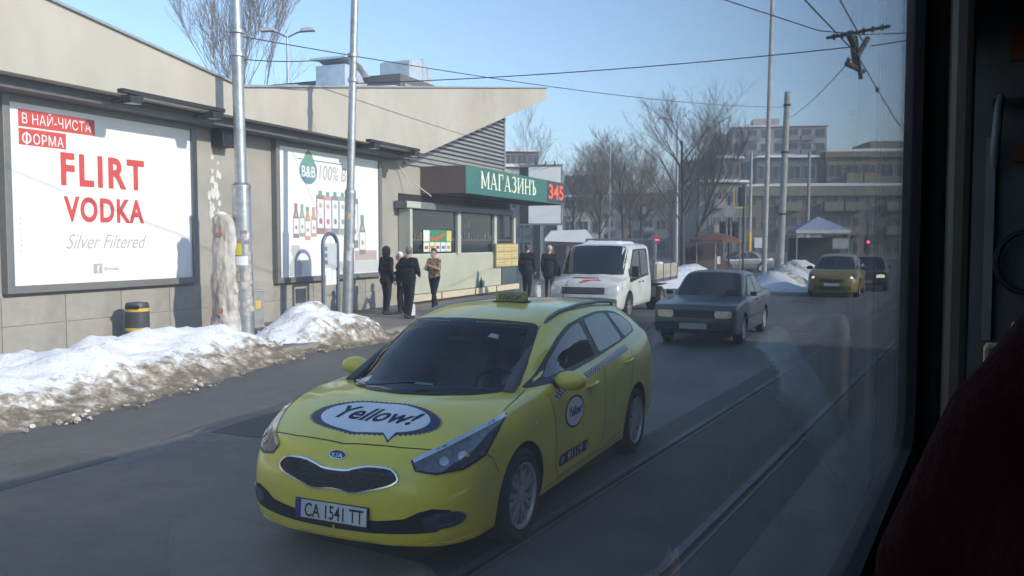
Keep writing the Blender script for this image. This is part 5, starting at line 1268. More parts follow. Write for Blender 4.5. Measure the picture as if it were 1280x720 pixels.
# ---------------- bare winter trees
bark_d = mat('dark_bark', (.085,.07,.06), .95, var=.3, scale=6); twig_m = mat('twig', (.22,.165,.13), .95, var=.2, scale=2)
def bare_tree(label, loc, h, seed, spread=.55, lean=(0,0), trunk=.38, r0=None, dens=1.0, birch=False):
    rn = random.Random(seed); tm, cm = MB(), MB(); r0 = r0 or h * .016
    def grow(p, d, ln, r, lev):
        n_ = (6, 5, 4, 3, 2)[lev]; pts = [p.copy()]; dd = d.copy(); jit = (.05, .12, .16, .2, .22)[lev]
        for k in range(n_):
            dd = (dd + Vector((rn.uniform(-1,1), rn.uniform(-1,1), rn.uniform(-.35,.75))) * jit).normalized(); pts.append(pts[-1] + dd * ln / n_)
        rad = [max(r, h*.0007) * (1 - .65 * k / n_) for k in range(n_ + 1)]
        (tm if lev < 2 else cm).tube(pts, rad, (8, 5, 3, 3, 3)[lev], caps=lev < 2)
        if lev == 4: return
        cnt = int((15, 9, 7, 4)[lev] * dens + .5)
        for c in range(cnt):
            t = (trunk + (1 - trunk) * (c + rn.random()) / cnt) if lev == 0 else (.22 + .78 * (c + rn.random()) / cnt)
            i = min(n_ - 1, int(t * n_)); q = pts[i].lerp(pts[i+1], t * n_ - i); az = rn.uniform(0, 2*math.pi)
            sd = Vector((math.cos(az), math.sin(az), 0)); base = (pts[i+1] - pts[i]).normalized()
            nd = (base * rn.uniform(.6, 1.0) + sd * rn.uniform(.5, 1.1) * spread * 1.6 + Vector((0, 0, .25))).normalized()
            grow(q, nd, ln * rn.uniform(.38, .62) * (1.15 - .45 * t if lev == 0 else 1), rad[i] * rn.uniform(.38, .55), lev + 1)
    grow(Vector((0,0,-.1)), Vector((lean[0], lean[1], 1)).normalized(), h * .85, r0, 0)
    o = empty('bare_tree', loc, 0, label, 'tree', 'bare street trees')
    tm.build('trunk', mat('pale_trunk', (.30,.28,.26), .9, var=.3, scale=3) if birch else bark_d, o, smooth=60); link('crown', cm.mesh('crown', twig_m, None, fix=False), None, o); return o
bare_tree('bare tree rising behind the shop roof left of the first pole', (-13.6, 45, 0), 15.4, 1, .26, (0,0), .45, .14, .9, True)
bare_tree('small bare tree directly behind the flatbed truck cab', (5.3, 52, 0), 6.6, 2, .6)
bare_tree('bare tree between the thin pole and the street lamp', (7.9, 60, 0), 8.3, 3, .55)
bare_tree('tallest bare tree beside the curved street lamp', (11.2, 56, 0), 10.2, 4, .6, (.02,0), .3, .17)
bare_tree('bare tree behind the street lamp mast', (10.2, 68, 0), 8.2, 5, .7)
bare_tree('bare tree leaning to the right over the parasol', (10.2, 51, 0), 8.2, 6, .4, (.34,0), .35, .13)
bare_tree('bare tree far behind beside the mansard house', (8.0, 76, 0), 7.4, 7, .75)
bare_tree('thin bare tree behind the white advertising panel', (4.4, 62, 0), 6.8, 8, .6)
bare_tree('tall bare tree top showing over the pale balcony block', (1.1, 88, 0), 12.2, 9, .4, (0,0), .5, .10, .75)
bare_tree('small bare tree beside the red parasol', (13.2, 70, 0), 7.5, 10, .7)
bare_tree('bare tree between the no entry sign and the parasol', (9.0, 64, 0), 8.0, 12, .8)

# ---------------- poles, lamps, signals and signs
def lamp_pole(label, base, h, arm, m, r0=.10):
    o = empty('street_lamp', base, 0, label, 'street lamp')
    MB().tube([(0,0,0),(0,0,h*.97),(0,0,h)], [r0, r0*.6, r0*.55], 12).build('mast', m, o, smooth=60)
    for ax in (arm if isinstance(arm, list) else [arm]):
        MB().tube([(0,0,h-.05),(ax*.5,0,h+.18),(ax,0,h+.28)], .04, 6).build('arm', m, o, smooth=60)
        MB().prism([(ax-.35,h+.20),(ax+.35,h+.24),(ax+.32,h+.36),(ax,h+.42),(ax-.30,h+.34)], -.16, .16, 'y').build('lamp_head', mat('lamp_head', (.5,.52,.54), .4, .4), o, bevel=.03)
    return o
lamp_pole('street lamp with one arm among the bare trees', (11.75, 61, 0), 10.5, -1.1, mat('lamp_pole_pale', (.44,.45,.46), .5, .4), .13)
lamp_pole('double armed street lamp showing above the shop roof', (-10.4, 40, 0), 11.5, [-.9, .95], M['steel'], .09)
pale_pole = mat('pale_pole', (.46,.45,.43), .7, var=.15, scale=5, dirt=(.25,.23,.21), dscale=2)
conc_pole = mat('concrete_pole', (.40,.385,.36), .85, var=.2, scale=4, bump=.2)
gp = 'tall poles along the tram line'
pole('mast', 'tallest thin pole right of the blue grey saloon', (14.2, 48, 0), (14.45, 48, 17.2), .15, .10, pale_pole, None, gp)
pB = pole('mast', 'thick concrete pole with a cut top by the snow bank', (14.45, 46, 0), (14.72, 46, 10.0), .20, .155, conc_pole, None, gp)
for z in (3.5, 6.8, 9.3): MB().lathe([(.17,-.05),(.20,-.05),(.20,.05),(.17,.05)], 14, c=(.027*z, 0, z)).build('clamp', M['dark'], pB)
pC = pole('mast', 'pole with a yellow painted foot behind the parasol', (16.7, 60, 0), (16.75, 60, 8.3), .13, .09, pale_pole, None, gp)
MB().lathe([(.138,0),(.138,2.7),(.128,2.72)], 14).build('yellow_foot', mat('yellow_foot', (.70,.42,.03), .5), pC, smooth=40); B(.35,.95,-.05,.05,1.6,2.3).build('notice', M['white_print'], pC)
pole('mast', 'dark slim pole in front of the white canopy', (21.45, 62, 0), (21.5, 62, 8.5), .14, .10, conc_pole, None, gp)
pole('mast', 'very thin pole rising behind the truck cab', (6.25, 55, 0), (6.3, 55, 8.3), .07, .05, pale_pole, None, gp)
sp = empty('road_sign', (8.1, 48, 0), 0, 'round red no entry sign on a thin post behind the truck', 'road sign')
MB().tube([(0,0,0),(0,0,2.4)], .03, 8).build('post', M['steel'], sp)
MB().lathe([(.001,-.03),(.23,-.03),(.23,-.015),(.001,-.015)], 28, axis='y', c=(0,0,2.12)).build('disc', mat('sign_red', (.55,.02,.025), .4), sp); B(-.16,.16,-.036,-.031,2.08,2.16).build('bar', M['white_print'], sp)
tl = empty('traffic_light', (12.2, 48, 0), 0, 'back of a traffic light with a round sign above the parasol', 'traffic light')
MB().tube([(0,0,0),(0,0,4.6)], .06, 8).build('post', M['dark'], tl)
for x in (-.36, .36):
    hd = B(x-.16, x+.16, -.14, .14, 2.15, 3.15).build('signal_head', mat('signal_black', (.025,.027,.028), .6), tl, bevel=.03)
    for k in range(3): MB().tube([(x,-.14,2.32+k*.32),(x,-.34,2.32+k*.32)], .11, 10).build('hood', M['black'], hd)
MB().lathe([(.001,-.06),(.34,-.06),(.34,-.03),(.001,-.03)], 24, axis='y', c=(0,0,3.72)).build('sign_plate', mat('sign_back', (.28,.28,.28), .5, .3), tl)
tl2 = empty('traffic_light', (13.55, 50, 0), 0, 'dark traffic light in a yellow frame hanging left of the pale poles', 'traffic light')
MB().tube([(0,0,0),(0,0,5.4)], .06, 8).build('post', M['dark'], tl2); B(-.3,.05,-.14,.14,4.1,5.2).build('signal_head', mat('signal_black', (.025,.027,.028), .6), tl2, bevel=.03)
fr = MB(); fr.box(-.62,-.56,-.04,.04,4.0,5.2); fr.box(-.62,.1,-.04,.04,3.95,4.05); fr.build('yellow_frame', mat('signal_yellow', (.60,.42,.06), .5), tl2)
tl3 = empty('traffic_light', (25.0, 60, 0), 0, 'traffic light showing red beside the white canopy', 'traffic light')
MB().tube([(0,0,0),(0,0,3.6)], .06, 8).build('post', M['dark'], tl3); hd = B(-.16,.16,-.14,.14,1.2,2.3).build('signal_head', mat('signal_black', (.025,.027,.028), .6), tl3)
MB().lathe([(.001,-.155),(.10,-.155),(.10,-.14)], 16, axis='y', c=(0,0,2.0)).build('red_lamp', M['red_lit'], hd)

# ---------------- advertising panel, hut, parasol kiosk, canopy
ap = empty('advertising_panel', (.9, 46, 0), R(-4), 'white advertising panel on a thick post beside the shop sign', 'billboard')
B(.25,.60,-.1,.2,0,3.0).build('post', M['dark'], ap); B(.62,.78,-.1,.2,0,3.0).build('post', M['steel'], ap)
B(-.5,1.80,-.12,.25,2.9,6.15).build('case', mat('panel_case', (.20,.205,.21), .5), ap); B(.0,1.72,-.14,-.125,3.0,6.0).build('face', M['white_print'], ap); B(-.46,-.02,-.14,-.125,3.0,6.0).build('side_face', M['dark'], ap)
for x in (.4,.9,1.4): MB().tube([(x,-.12,6.1),(x,-.55,6.25)], .03, 6).build('lamp_arm', M['dark'], ap)
hu = empty('market_hut', (2.3, 52, 0), R(-5), 'small brick market hut with a snow covered roof behind the truck', 'hut')
B(0,2.4,0,3,0,2.05).build('wall', mat('hut_brick', (.30,.20,.15), .85, var=.2, scale=3), hu); MB().prism([(-.3,2.05),(2.75,1.95),(2.7,2.12),(2.2,2.75),(.1,2.68),(-.3,2.2)], -.3, 3.2, 'y').build('roof_snow', SNOW, hu)
B(.3,1.0,-.03,0,0,1.8).build('door', M['dark'], hu); B(1.3,2.1,-.03,0,.9,1.7).build('window', win_dark, hu)
pa = empty('parasol', (10.5, 44, 0), 0, 'rust red parasol over a dark street stall', 'parasol')
cv = MB(); rim = [(1.35*math.cos(2*math.pi*k/8), 1.35*math.sin(2*math.pi*k/8)) for k in range(8)]
vs = [(0,0,2.50)] + [(x*.55,y*.55,2.34) for x, y in rim] + [(x,y,2.13) for x, y in rim] + [(x,y,1.98) for x, y in rim]
cv.add(vs, [(0,1+k,1+(k+1)%8) for k in range(8)] + [(1+k,9+k,9+(k+1)%8,1+(k+1)%8) for k in range(8)] + [(9+k,17+k,17+(k+1)%8,9+(k+1)%8) for k in range(8)])
cv.build('canopy', mat('rust_canvas', (.17,.07,.045), .8, var=.15), pa); MB().tube([(0,0,0),(0,0,2.48)], .035, 8).build('post', M['steel'], pa)
for x in (-1.1, 1.1):
    MB().tube([(x,-.6,0),(x,-.6,2.1)], .03, 6).build('side_post', mat('wood_post', (.30,.24,.16), .8), pa)
stl_ = empty('street_stall', (10.3, 45.2, 0), 0, 'dark wooden street stall standing under the parasol', 'stall')
B(-1.0,1.0,-.5,.6,0,1.05).build('counter', mat('stall_brown', (.10,.07,.055), .8), stl_); B(-1.0,1.0,.5,.6,1.05,1.95).build('back_wall', mat('stall_back', (.06,.05,.045), .8), stl_); B(.45,.62,-.53,-.5,.85,1.25).build('notice', M['white_print'], stl_)
ca = empty('market_canopy', (21.5, 60, 0), R(-4), 'pointed white and blue market canopy on posts', 'canopy')
cv = MB(); cv.add([(0,0,4.3),(-2.6,-1.8,3.2),(2.6,-1.8,3.2),(2.6,1.8,3.2),(-2.6,1.8,3.2),(-2.6,-1.8,2.95),(2.6,-1.8,2.95),(2.6,1.8,2.95),(-2.6,1.8,2.95)], [(0,1,2),(0,2,3),(0,3,4),(0,4,1),(1,5,6,2),(2,6,7,3),(3,7,8,4),(4,8,5,1)])
cv.build('canvas', mat('canopy_blue', (.30,.36,.50), .7, var=.1), ca); B(-2.62,2.62,-1.83,-1.81,2.95,3.22).build('valance', mat('canopy_white', (.6,.6,.62), .7), ca)
for x, y in ((-2.5,-1.7),(2.5,-1.7),(2.5,1.7),(-2.5,1.7)): MB().tube([(x,y,0),(x,y,3.1)], .05, 8).build('post', M['steel'], ca)
B(-2.5,2.5,.9,1.7,0,2.6).build('back_wall', mat('stall_dark', (.05,.045,.045), .8), ca); B(.9,2.4,-1.9,-1.86,1.75,2.55).build('notice', mat('pale_notice', (.42,.43,.43), .6), ca)
ca.scale = (.70, .70, .88)
for k in range(9): B(-2.45 + k*.27, -2.28 + k*.27 - (k % 3)*.03, -1.87, -1.85, 2.62, 2.80 + (k % 2)*.06).build('faded_print', mat('faded_print', (.55,.55,.56), .7), ca)

# ---------------- more cars
def build_far_taxi():
    root = empty('taxi', (11.85, 31.3, 0), car_rot(R(26)), 'mustard yellow taxi with lit headlamps waiting behind the saloon', 'car')
    me, bvh = car_body(taxi_rows(), [(0,.315,.362,.52), (-2.65,.315,.362,.52)], 4, 3)
    me.materials.append(M['yellow_dull']); me.materials.append(M['well']); bd = link('body', me, None, root)
    for x in (0, -2.65):
        for s in (1, -1): wheel(root, x, s*.775, .315, .205, 6, .21, s, M['alloy'], False, .05)
    dress(root, bvh, [(.155,0,.956),(.10,.25,.955),(-.03,.48,.954),(-.20,.62,.957),(-.34,.685,.985),(-.70,.632,1.16),(-1.03,.565,1.325),(-.93,.40,1.362),(-.86,.15,1.385)], (-.65,0,-.76),
        [[(-.60,1.0),(-1.10,1.225),(-1.62,1.335),(-1.68,1.045)], [(-1.75,1.345),(-2.36,1.358),(-2.47,1.10),(-1.80,1.052)]],
        [(-.34,.967),(-.80,1.14),(-1.40,1.335),(-2.12,1.388),(-2.95,1.275),(-2.98,1.135),(-1.7,1.02)],
        [([(.80,.50,.70),(.77,.645,.62),(.55,.80,.67),(.35,.80,.83),(.63,.65,.775)], (-1,-.75,-.35))], M['lamp'])
    for s in (1, -1):
        patch('lit_lamp', bvh, [(.72 + .06*math.cos(t)*-.5, s*(.645 + .06*math.cos(t)), .685 + .05*math.sin(t)) for t in [2*math.pi*k/12 for k in range(12)]], (-1,-.6*s,-.2), .014, M['lit_lamp'], root, n=12, rings=2, rnd=0)
        MB().ball((-.70, s*.945, .985), (.085,.125,.072), 12).build('wing_mirror', M['black'], root, smooth=60)
    patch('grille', bvh, sym([(.88,0,.50),(.88,.42,.55),(.88,.42,.64),(.88,0,.63)]), (-1,0,0), .006, M['black'], root, n=40, rings=3)
    patch('lower_intake', bvh, sym([(.88,0,.25),(.88,.6,.27),(.88,.6,.40),(.88,0,.40)]), (-1,0,0), .006, M['black'], root, n=40, rings=3)
    B(.905,.915,-.26,.26,.40,.50).build('number_plate', M['plate'], root)
    root.scale = (1, 1.0, 1.05); return root
build_far_taxi()
dark_paint = mat('black_car_paint', (.02,.02,.022), .3, coat=.5); silver_p = mat('grey_car_paint', (.16,.17,.18), .4, .4, coat=.4)
c2, _ = build_saloon('saloon_car', (14.7, 35.3, 0), R(25), dark_paint, 'black car half hidden behind the waiting mustard taxi', '', M['lit_lamp'])
c3, _ = build_saloon('saloon_car', (13.9, 56.5, 0), R(75), silver_p, 'parked grey saloon seen from the side beyond the poles', '')

# ---------------- overhead wires
wire_m = mat('wire', (.05,.052,.056), .6, .3)
def wire(label, pts, r=.010, sag=0.0, n=16):
    P = []
    for a, b_ in zip(pts[:-1], pts[1:]):
        a, b_ = Vector(a), Vector(b_)
        for k in range(n):
            t = k / n; q = a.lerp(b_, t); q.z -= sag * 4 * t * (1 - t); P.append(q)
    P.append(Vector(pts[-1])); me = MB().tube(P, r, 5).mesh('overhead_wire', wire_m)
    return tag(link('overhead_wire', me), label, 'wire', 'overhead wires over the street')
NODE = T(18.1, -2.48, 5.72)
a1 = W(4.08, 1.50, 6.05) + Vector((-.08,0,0)); a2 = W(6.86, 2.04, 5.55) + Vector((.17,0,0)); a3 = W(6.86, 2.04, 6.15) + Vector((.2,0,0))
wire('wire from the stickered pole crossing the sky to the far poles', [a1, (14.7, 46, 9.2)], .012, .35, 30)
wire('short wire joining the two steel poles', [W(4.08, 1.50, 5.6) + Vector((-.07,0,0)), a3], .012, .08)
wire('span wire from the slimmer pole to the wire crossing', [a2, NODE + Vector((-.15,0,.10))], .011, .10, 30)
wire('span wire running off to the right of the wire crossing', [NODE + Vector((.25,.0,.12)), (16.5, 14.5, 6.9)], .011)
wire('upper span wire from the top of the picture', [(-7.0, 6.6, 6.6), (5.9, 16.6, 6.05), (7.0, 17.2, 6.12), (16.0, 20.5, 7.2)], .011)
wire('contact wire above the nearer track', [T(-15, -2.3, 5.4), T(12.4, -2.41, 5.36), NODE + Vector((0,0,-.05)), T(27, -2.62, 5.5), T(90, -2.3, 5.5)], .013)
wire('second contact wire ending at the wire crossing', [T(-10, -1.6, 5.5), NODE + Vector((.12,-.1,.1))], .012)
wire('hanger wire falling from the wire crossing to a far pole', [NODE, (14.7, 46, 8.6)], .010, .2)
nd = empty('wire_crossing', NODE, TROT, 'metal wire crossing with insulators hung over the tracks', 'wire crossing')
nd.scale = (1.45, 1.45, 1.45); ndm = mat('node_metal', (.10,.105,.11), .5, .5)
for k, (a, b_, r_) in enumerate([((-.45,.05,.16),(.05,.0,.02),.045), ((-.05,.0,-.08),(.38,-.08,.25),.04), ((-.14,-.42,.27),(.14,.42,.27),.022), ((-.22,.1,-.18),(.25,-.05,-.22),.035), ((0,0,.0),(.12,-.04,-.34),.03), ((-.18,.05,.12),(.02,.03,-.16),.03)]):
    MB().tube([a, b_], r_, 8).build('insulator', ndm, nd, smooth=40)
MB().tube([(.16*math.cos(2*math.pi*k/16), .03, .05 + .16*math.sin(2*math.pi*k/16)) for k in range(17)], .03, 6).build('ring', ndm, nd)
for x in (-.32,-.2,-.08,.08,.2,.32): MB().tube([(x*.35,x-.015,.27),(x*.35,x+.015,.27)], .045, 10).build('insulator_disc', ndm, nd)
for i, (p, nm) in enumerate([((NODE.lerp(Vector((14.7,46,8.6)), .05)), 'small wire clamp below the crossing'), (T(22.0, -2.55, 5.60), 'small wire clamp beyond the crossing')]):
    tag(MB().ball((0,0,0), (.05,.05,.07), 8).build('wire_clamp', ndm, None, smooth=60, loc=p), nm, 'clamp')
# ------------------------------------------------------------------ people
skin_m = mat('skin', (.48,.29,.21), .55, var=.06); shoe_m = mat('shoe', (.03,.028,.027), .6)
def capsule(mb, a, ra, b, rb, n=10):
    a, b = Vector(a), Vector(b); d = (b - a); L_ = d.length; d = d.normalized() if L_ > 1e-6 else Vector((0,0,1)); P = []; Rr = []
    for k in range(4): t = math.pi/2 * (1 - k/4); P.append(a - d*ra*math.sin(t)); Rr.append(max(.002, ra*math.cos(t)))
    P.append(a); Rr.append(ra); P.append(b); Rr.append(rb)
    for k in range(1, 5): t = math.pi/2*k/4; P.append(b + d*rb*math.sin(t)); Rr.append(max(.002, rb*math.cos(t)))
    mb.tube(P, Rr, n)
def seg_dist(p, a, b, ra, rb):
    ab = b - a; t = max(0, min(1, (p - a).dot(ab) / max(ab.length_squared, 1e-9))); return (p - a - ab*t).length - (ra + (rb - ra)*t)
def person(label, loc, face, h=1.75, jacket=(.03,.03,.035), trousers=(.03,.032,.04), hair=(.05,.035,.025), hat=None, hood=False, lh=None, rh=None, stride=.10, coat=.0, lean=0.0, head_turn=0.0, voxel=.016, group='people on the pavement', bulk=1.0, mats=None):
    """standing figure facing local +x; lh, rh: elbow and wrist of each arm"""
    k = h / 1.75; root = empty('person', loc, face, label, 'person', group); mb = MB(); segs = []
    def s(a, ra, b, rb, mi):
        a = Vector(a); b = Vector(b)
        fx = lambda p: Vector(((p.x + max(0, p.z - .9) * lean) * k, p.y * k, p.z * k))
        a, b = fx(a), fx(b); ra *= k; rb *= k; capsule(mb, a, ra, b, rb, 12); segs.append((a, b, ra, rb, mi))
    J, TR, SK, SH = 0, 1, 2, 3
    for sg, dx in ((1, stride), (-1, -stride)):
        hip, kn, an = (0, sg*.095, .92), (dx*.55 + .02, sg*.105, .50), (dx - .03, sg*.11, .09)
        s(hip, .098*bulk, kn, .068*bulk, TR); s(kn, .068*bulk, an, .055, TR); s((an[0]-.05, an[1], .045), .045, (an[0]+.15, an[1]+sg*.02, .035), .035, SH)
    s((0,-.07,.96), .125*bulk, (0,.07,.96), .125*bulk, TR)
    s((0,-.06,1.0 - coat), .135*bulk + coat*.12, (0,.06,1.0 - coat), .135*bulk + coat*.12, J); s((0,0,1.0-coat), .15*bulk + coat*.1, (0,0,1.14), .145*bulk, J)
    s((0,-.07,1.12), .13*bulk, (0,.07,1.12), .13*bulk, J); s((.01,-.10,1.32), .128*bulk, (.01,.10,1.32), .128*bulk, J); s((0,-.15,1.42), .075*bulk, (0,.15,1.42), .075*bulk, J)
    s((0,0,1.42), .075, (.01,0,1.52), .058, J if hood else SK)
    hc = Vector((.03, 0, 1.635))
    s(hc + Vector((-.012,0,.03)), .088, hc + Vector((.012,0,-.05)), .068, SK)
    ct, st_ = math.cos(head_turn), math.sin(head_turn); hd = lambda x, y, z: hc + Vector((x*ct - y*st_, x*st_ + y*ct, z))
    s(hd(.085,0,0), .012, hd(.10,0,-.022), .016, SK); s(hd(.05,0,-.085), .03, hd(.07,0,-.09), .025, SK)
    for e in (1,-1): s(hd(0,e*.085,0), .016, hd(-.005,e*.088,-.03), .014, SK)
    if hood: s(hc + Vector((-.03,0,.03)), .112, hc + Vector((-.03,0,-.08)), .105, J)
    arms = []
    for sg, A in ((1, lh), (-1, rh)):
        el, wr = A or ((-.03, sg*.25, 1.14), (.05, sg*.25, .90))
        sh = Vector((0, sg*.19, 1.42)); s(sh, .072*bulk, el, .056*bulk, J); s(el, .056*bulk, wr, .042*bulk, J)
        d = (Vector(wr) - Vector(el)).normalized(); s(Vector(wr), .030, Vector(wr) + d*.08, .034, SK); arms.append((Vector(wr), d, sg))
    me = remesh(mb, voxel*k, 3)
    idx = []
    for p in me.polygons:
        c = p.center; best = min(segs, key=lambda q: seg_dist(c, q[0], q[1], q[2], q[3])); idx.append(best[4])
    for i, (c, t) in enumerate(zip((jacket, trousers), ('jacket', 'trousers'))): me.materials.append((mats or {}).get(t) or mat(t, c, .85, var=.18, scale=9, bump=.25, bscale=22, spec=.15))
    me.materials.append(skin_m); me.materials.append(shoe_m)
    # fingers, part of the same body mesh
    fm = MB()
    for wr, d, sg in arms:
        sd = d.cross(Vector((1,0,0)) if abs(d.x) < .8 else Vector((0,0,1))).normalized(); base = wr + d*.10; up = sd.cross(d)
        for f, (off, ln) in enumerate(((-.024,.062),(-.008,.072),(.008,.068),(.024,.052))):
            a = base + sd*off; b_ = a + d*ln*.55 + up*.012; c = b_ + d*ln*.35 + up*.03
            for q0, q1, r0_, r1_ in ((a, b_, .0095, .009), (b_, c, .009, .007)):
                g0, g1 = [Vector(((q.x + max(0,q.z-.9)*lean)*k, q.y*k, q.z*k)) for q in (q0, q1)]; capsule(fm, g0, r0_*k, g1, r1_*k, 6)
        a = wr + d*.04 + sd*.03; b_ = a + d*.03 + sd*.025 + up*.01; g0, g1 = [Vector(((q.x + max(0,q.z-.9)*lean)*k, q.y*k, q.z*k)) for q in (a, b_)]; capsule(fm, g0, .011*k, g1, .009*k, 6)
    bm = bmesh.new(); me.polygons.foreach_set('material_index', idx); bm.from_mesh(me); n0 = len(bm.faces)
    tmp = fm.mesh('f'); bm.from_mesh(tmp); bm.faces.ensure_lookup_table()
    for f in bm.faces[n0:]: f.material_index = 2
    bm.to_mesh(me); bm.free(); bpy.data.meshes.remove(tmp); me.polygons.foreach_set('use_smooth', [True]*len(me.polygons))
    link('body', me, None, root)
    L_ = lambda p: Vector(((p.x + max(0,p.z-.9)*lean)*k, p.y*k, p.z*k))
    if not hood:
        hm = MB(); c = hc + Vector((-.018, 0, .035))
        q = MB(); q.ball((0,0,0), (.098*k,.092*k,.098*k), 16)
        q.v = [(x, y, z if not (x*ct + y*st_ > .02*k and z < .035*k) else max(z, .035*k)) for x, y, z in q.v]
        q.build('hat' if hat else 'hair', mat('hat', hat, .9, var=.15) if hat else mat('hair', hair, .8, var=.2), root, smooth=80, loc=L_(c))
    e_ = MB()
    for e in (1,-1): e_.ball(L_(hd(.078, e*.032, .012)), .010*k, 6)
    e_.ball(L_(hd(.082, 0, -.052)), (.008*k,.022*k,.005*k), 6); e_.build('eyes_and_mouth', mat('eyes', (.05,.03,.03), .4), root)
    return root
FW = WROT                      # facing along the wall, away from the camera
person('person in a dark hooded coat standing by the juice billboard', W(9.6, 1.42, .12), FW - .4, 1.76, (.022,.022,.025), (.03,.03,.033), hood=True, coat=.12, stride=.05, lh=((-.02,.25,1.14),(.05,.22,.92)))
p_ = person('person in a white hat and dark coat waiting behind the group', W(10.0, 1.60, .12), FW + 2.2, 1.62, (.03,.025,.025), (.02,.02,.022), hat=(.66,.66,.64), coat=.10, stride=.06, lh=((.05,.24,1.16),(.22,.12,1.14)), rh=((.05,-.24,1.16),(.22,-.10,1.12)))
person('grey haired person in a black jacket seen from the side', W(8.85, 2.50, .12), FW - .1, 1.76, (.018,.019,.022), (.022,.023,.028), hair=(.20,.18,.16), stride=.10, lean=.03, rh=((.04,-.26,1.16),(.22,-.16,1.06)), bulk=1.05)
pattern = mat('patterned_jacket', (.40,.27,.13), .8, var=.75, scale=16, dirt=(.03,.02,.02), dscale=14, damt=.95)
person('person in a brown patterned jacket facing the group at the kiosk', W(10.85, 2.15, .12), FW + 2.8, 1.70, (.4,.27,.13), (.03,.032,.036), hair=(.03,.022,.018), stride=.16, lh=((.06,.26,1.18),(.20,.10,1.26)), rh=((.05,-.26,1.18),(.24,-.08,1.20)), mats={'jacket': pattern})
q_ = person('broad person in black walking away past the menu board', W(17.2, 2.3, .12), FW + .1, 1.78, (.02,.02,.022), (.022,.022,.024), hair=(.10,.09,.08), coat=.12, stride=.14, bulk=1.15, lean=.05)
person('person in a dark coat and pale cap beside the truck', W(17.6, 2.95, .12), FW + .2, 1.76, (.028,.026,.026), (.06,.055,.05), hat=(.45,.43,.42), coat=.22, stride=.12)
def bag(label, loc, rz, w, h, col):
    r = empty('shopping_bag', loc, rz, label, 'bag', 'shopping bags'); q = MB(); q.prism([(-w/2,0),(w/2,0),(w*.56,h*.5),(w*.45,h),(-w*.45,h),(-w*.56,h*.5)], -.06, .06, 'y')
    q.build('sack', mat('bag_plastic', col, .5, var=.15), r, bevel=.02)
    MB().tube([(-w*.2,0,h),(-w*.1,0,h+.12),(w*.1,0,h+.12),(w*.2,0,h)], .008, 5).build('handle', mat('bag_plastic', col, .5), r); return r
bag('white shopping bag on the pavement beside the black jacket', W(9.5, 2.20, .12), FW, .24, .30, (.62,.62,.62))
bag('white shopping bag by the walking person in black', W(17.35, 2.62, .12), FW, .34, .42, (.60,.60,.60))
# ------------------------------------------------------------------ the tram we ride in
tram = empty('tram', (0, 0, 0), TROT, 'dark tram interior with a large side window and rubber sealed pillar', 'tram')
t_in = mat('tram_lining', (.085,.082,.078), .7, var=.15); t_out = mat('tram_paint', (.28,.10,.05), .5); t_rub = mat('window_rubber', (.007,.007,.008), .8, var=.1)
t_grey = mat('tram_grey_post', (.10,.082,.06), .45, .2); t_floor = mat('tram_floor', (.04,.04,.042), .8)
def TB(a0, a1, b0, b1, z0, z1): return MB().box(a0, a1, -b1, -b0, z0, z1)
A0, A1 = -9.0, 17.0; WINS = [(-8.2,-4.6),(-4.3,-1.0),(-.70,2.62),(3.25,6.9),(7.3,10.5),(10.9,14.1)]
ZS, ZT = 1.437, 2.80
TB(A0, A1, -.228, -.20, .35, ZS - .05).build('side_wall', t_in, tram); TB(A0, A1, -.228, -.20, ZT + .05, 3.12).build('side_wall', t_in, tram)
edges = [A0] + [e for w_ in WINS for e in (w_[0] - .05, w_[1] + .05)] + [A1]
for k in range(0, len(edges), 2): TB(edges[k], edges[k+1], -.228, -.20, ZS - .05, ZT + .05).build('window_post', t_in, tram)
TB(A0, A1, -.236, -.229, .35, 1.36).build('outer_panel', t_out, tram)
TB(A0, A1, 2.05, 2.11, .35, 3.12).build('side_wall', t_in, tram); TB(A0 - .06, A0, -.27, 2.11, .35, 3.12).build('end_wall', t_in, tram); TB(A1, A1 + .06, -.27, 2.11, .35, 3.12).build('end_wall', t_in, tram)
TB(A0, A1, -.20, 2.05, .80, .86).build('floor', t_floor, tram)
MB().prism([(-2.11,3.12),(.235,3.12),(.12,3.28),(-.3,3.38),(-1.5,3.38),(-1.96,3.28)], A0, A1, 'x').build('roof', mat('tram_roof', (.12,.12,.12), .7), tram)
TB(-3, 3, .6, 1.4, 3.39, 3.52).build('roof_box', M['dark'], tram); TB(6, 10, .6, 1.4, 3.39, 3.52).build('roof_box', M['dark'], tram)
for a in (-6.5, -2.0, 8.0, 13.0): TB(a, a + 1.9, .1, 1.8, .02, .72).build('bogie', M['black'], tram)
def rrect(a0, a1, z0, z1, r, n=8):
    P = []
    for cx, cz, t0 in ((a1-r, z1-r, 0), (a0+r, z1-r, 90), (a0+r, z0+r, 180), (a1-r, z0+r, 270)):
        P += [(cx + r*math.cos(R(t0 + 90*k/n)), cz + r*math.sin(R(t0 + 90*k/n))) for k in range(n+1)]
    return P
def rubber(a0, a1):
    q = MB(); I_ = rrect(a0, a1, ZS, ZT, .13); O_ = rrect(a0 - .06, a1 + .06, ZS - .06, ZT + .06, .02); n_ = len(I_)
    for y0 in (.186, .233): q.add([(a, y0, z) for a, z in I_] + [(a, y0, z) for a, z in O_], [(k, (k+1) % n_, n_ + (k+1) % n_, n_ + k) for k in range(n_)])
    q.add([(a, y, z) for y in (.186, .233) for a, z in I_], [(k, (k+1) % n_, n_ + (k+1) % n_, n_ + k) for k in range(n_)])
    q.add([(a, y, z) for y in (.186, .233) for a, z in O_], [(k, (k+1) % n_, n_ + (k+1) % n_, n_ + k) for k in range(n_)])
    return q.build('window_rubber', t_rub, tram)
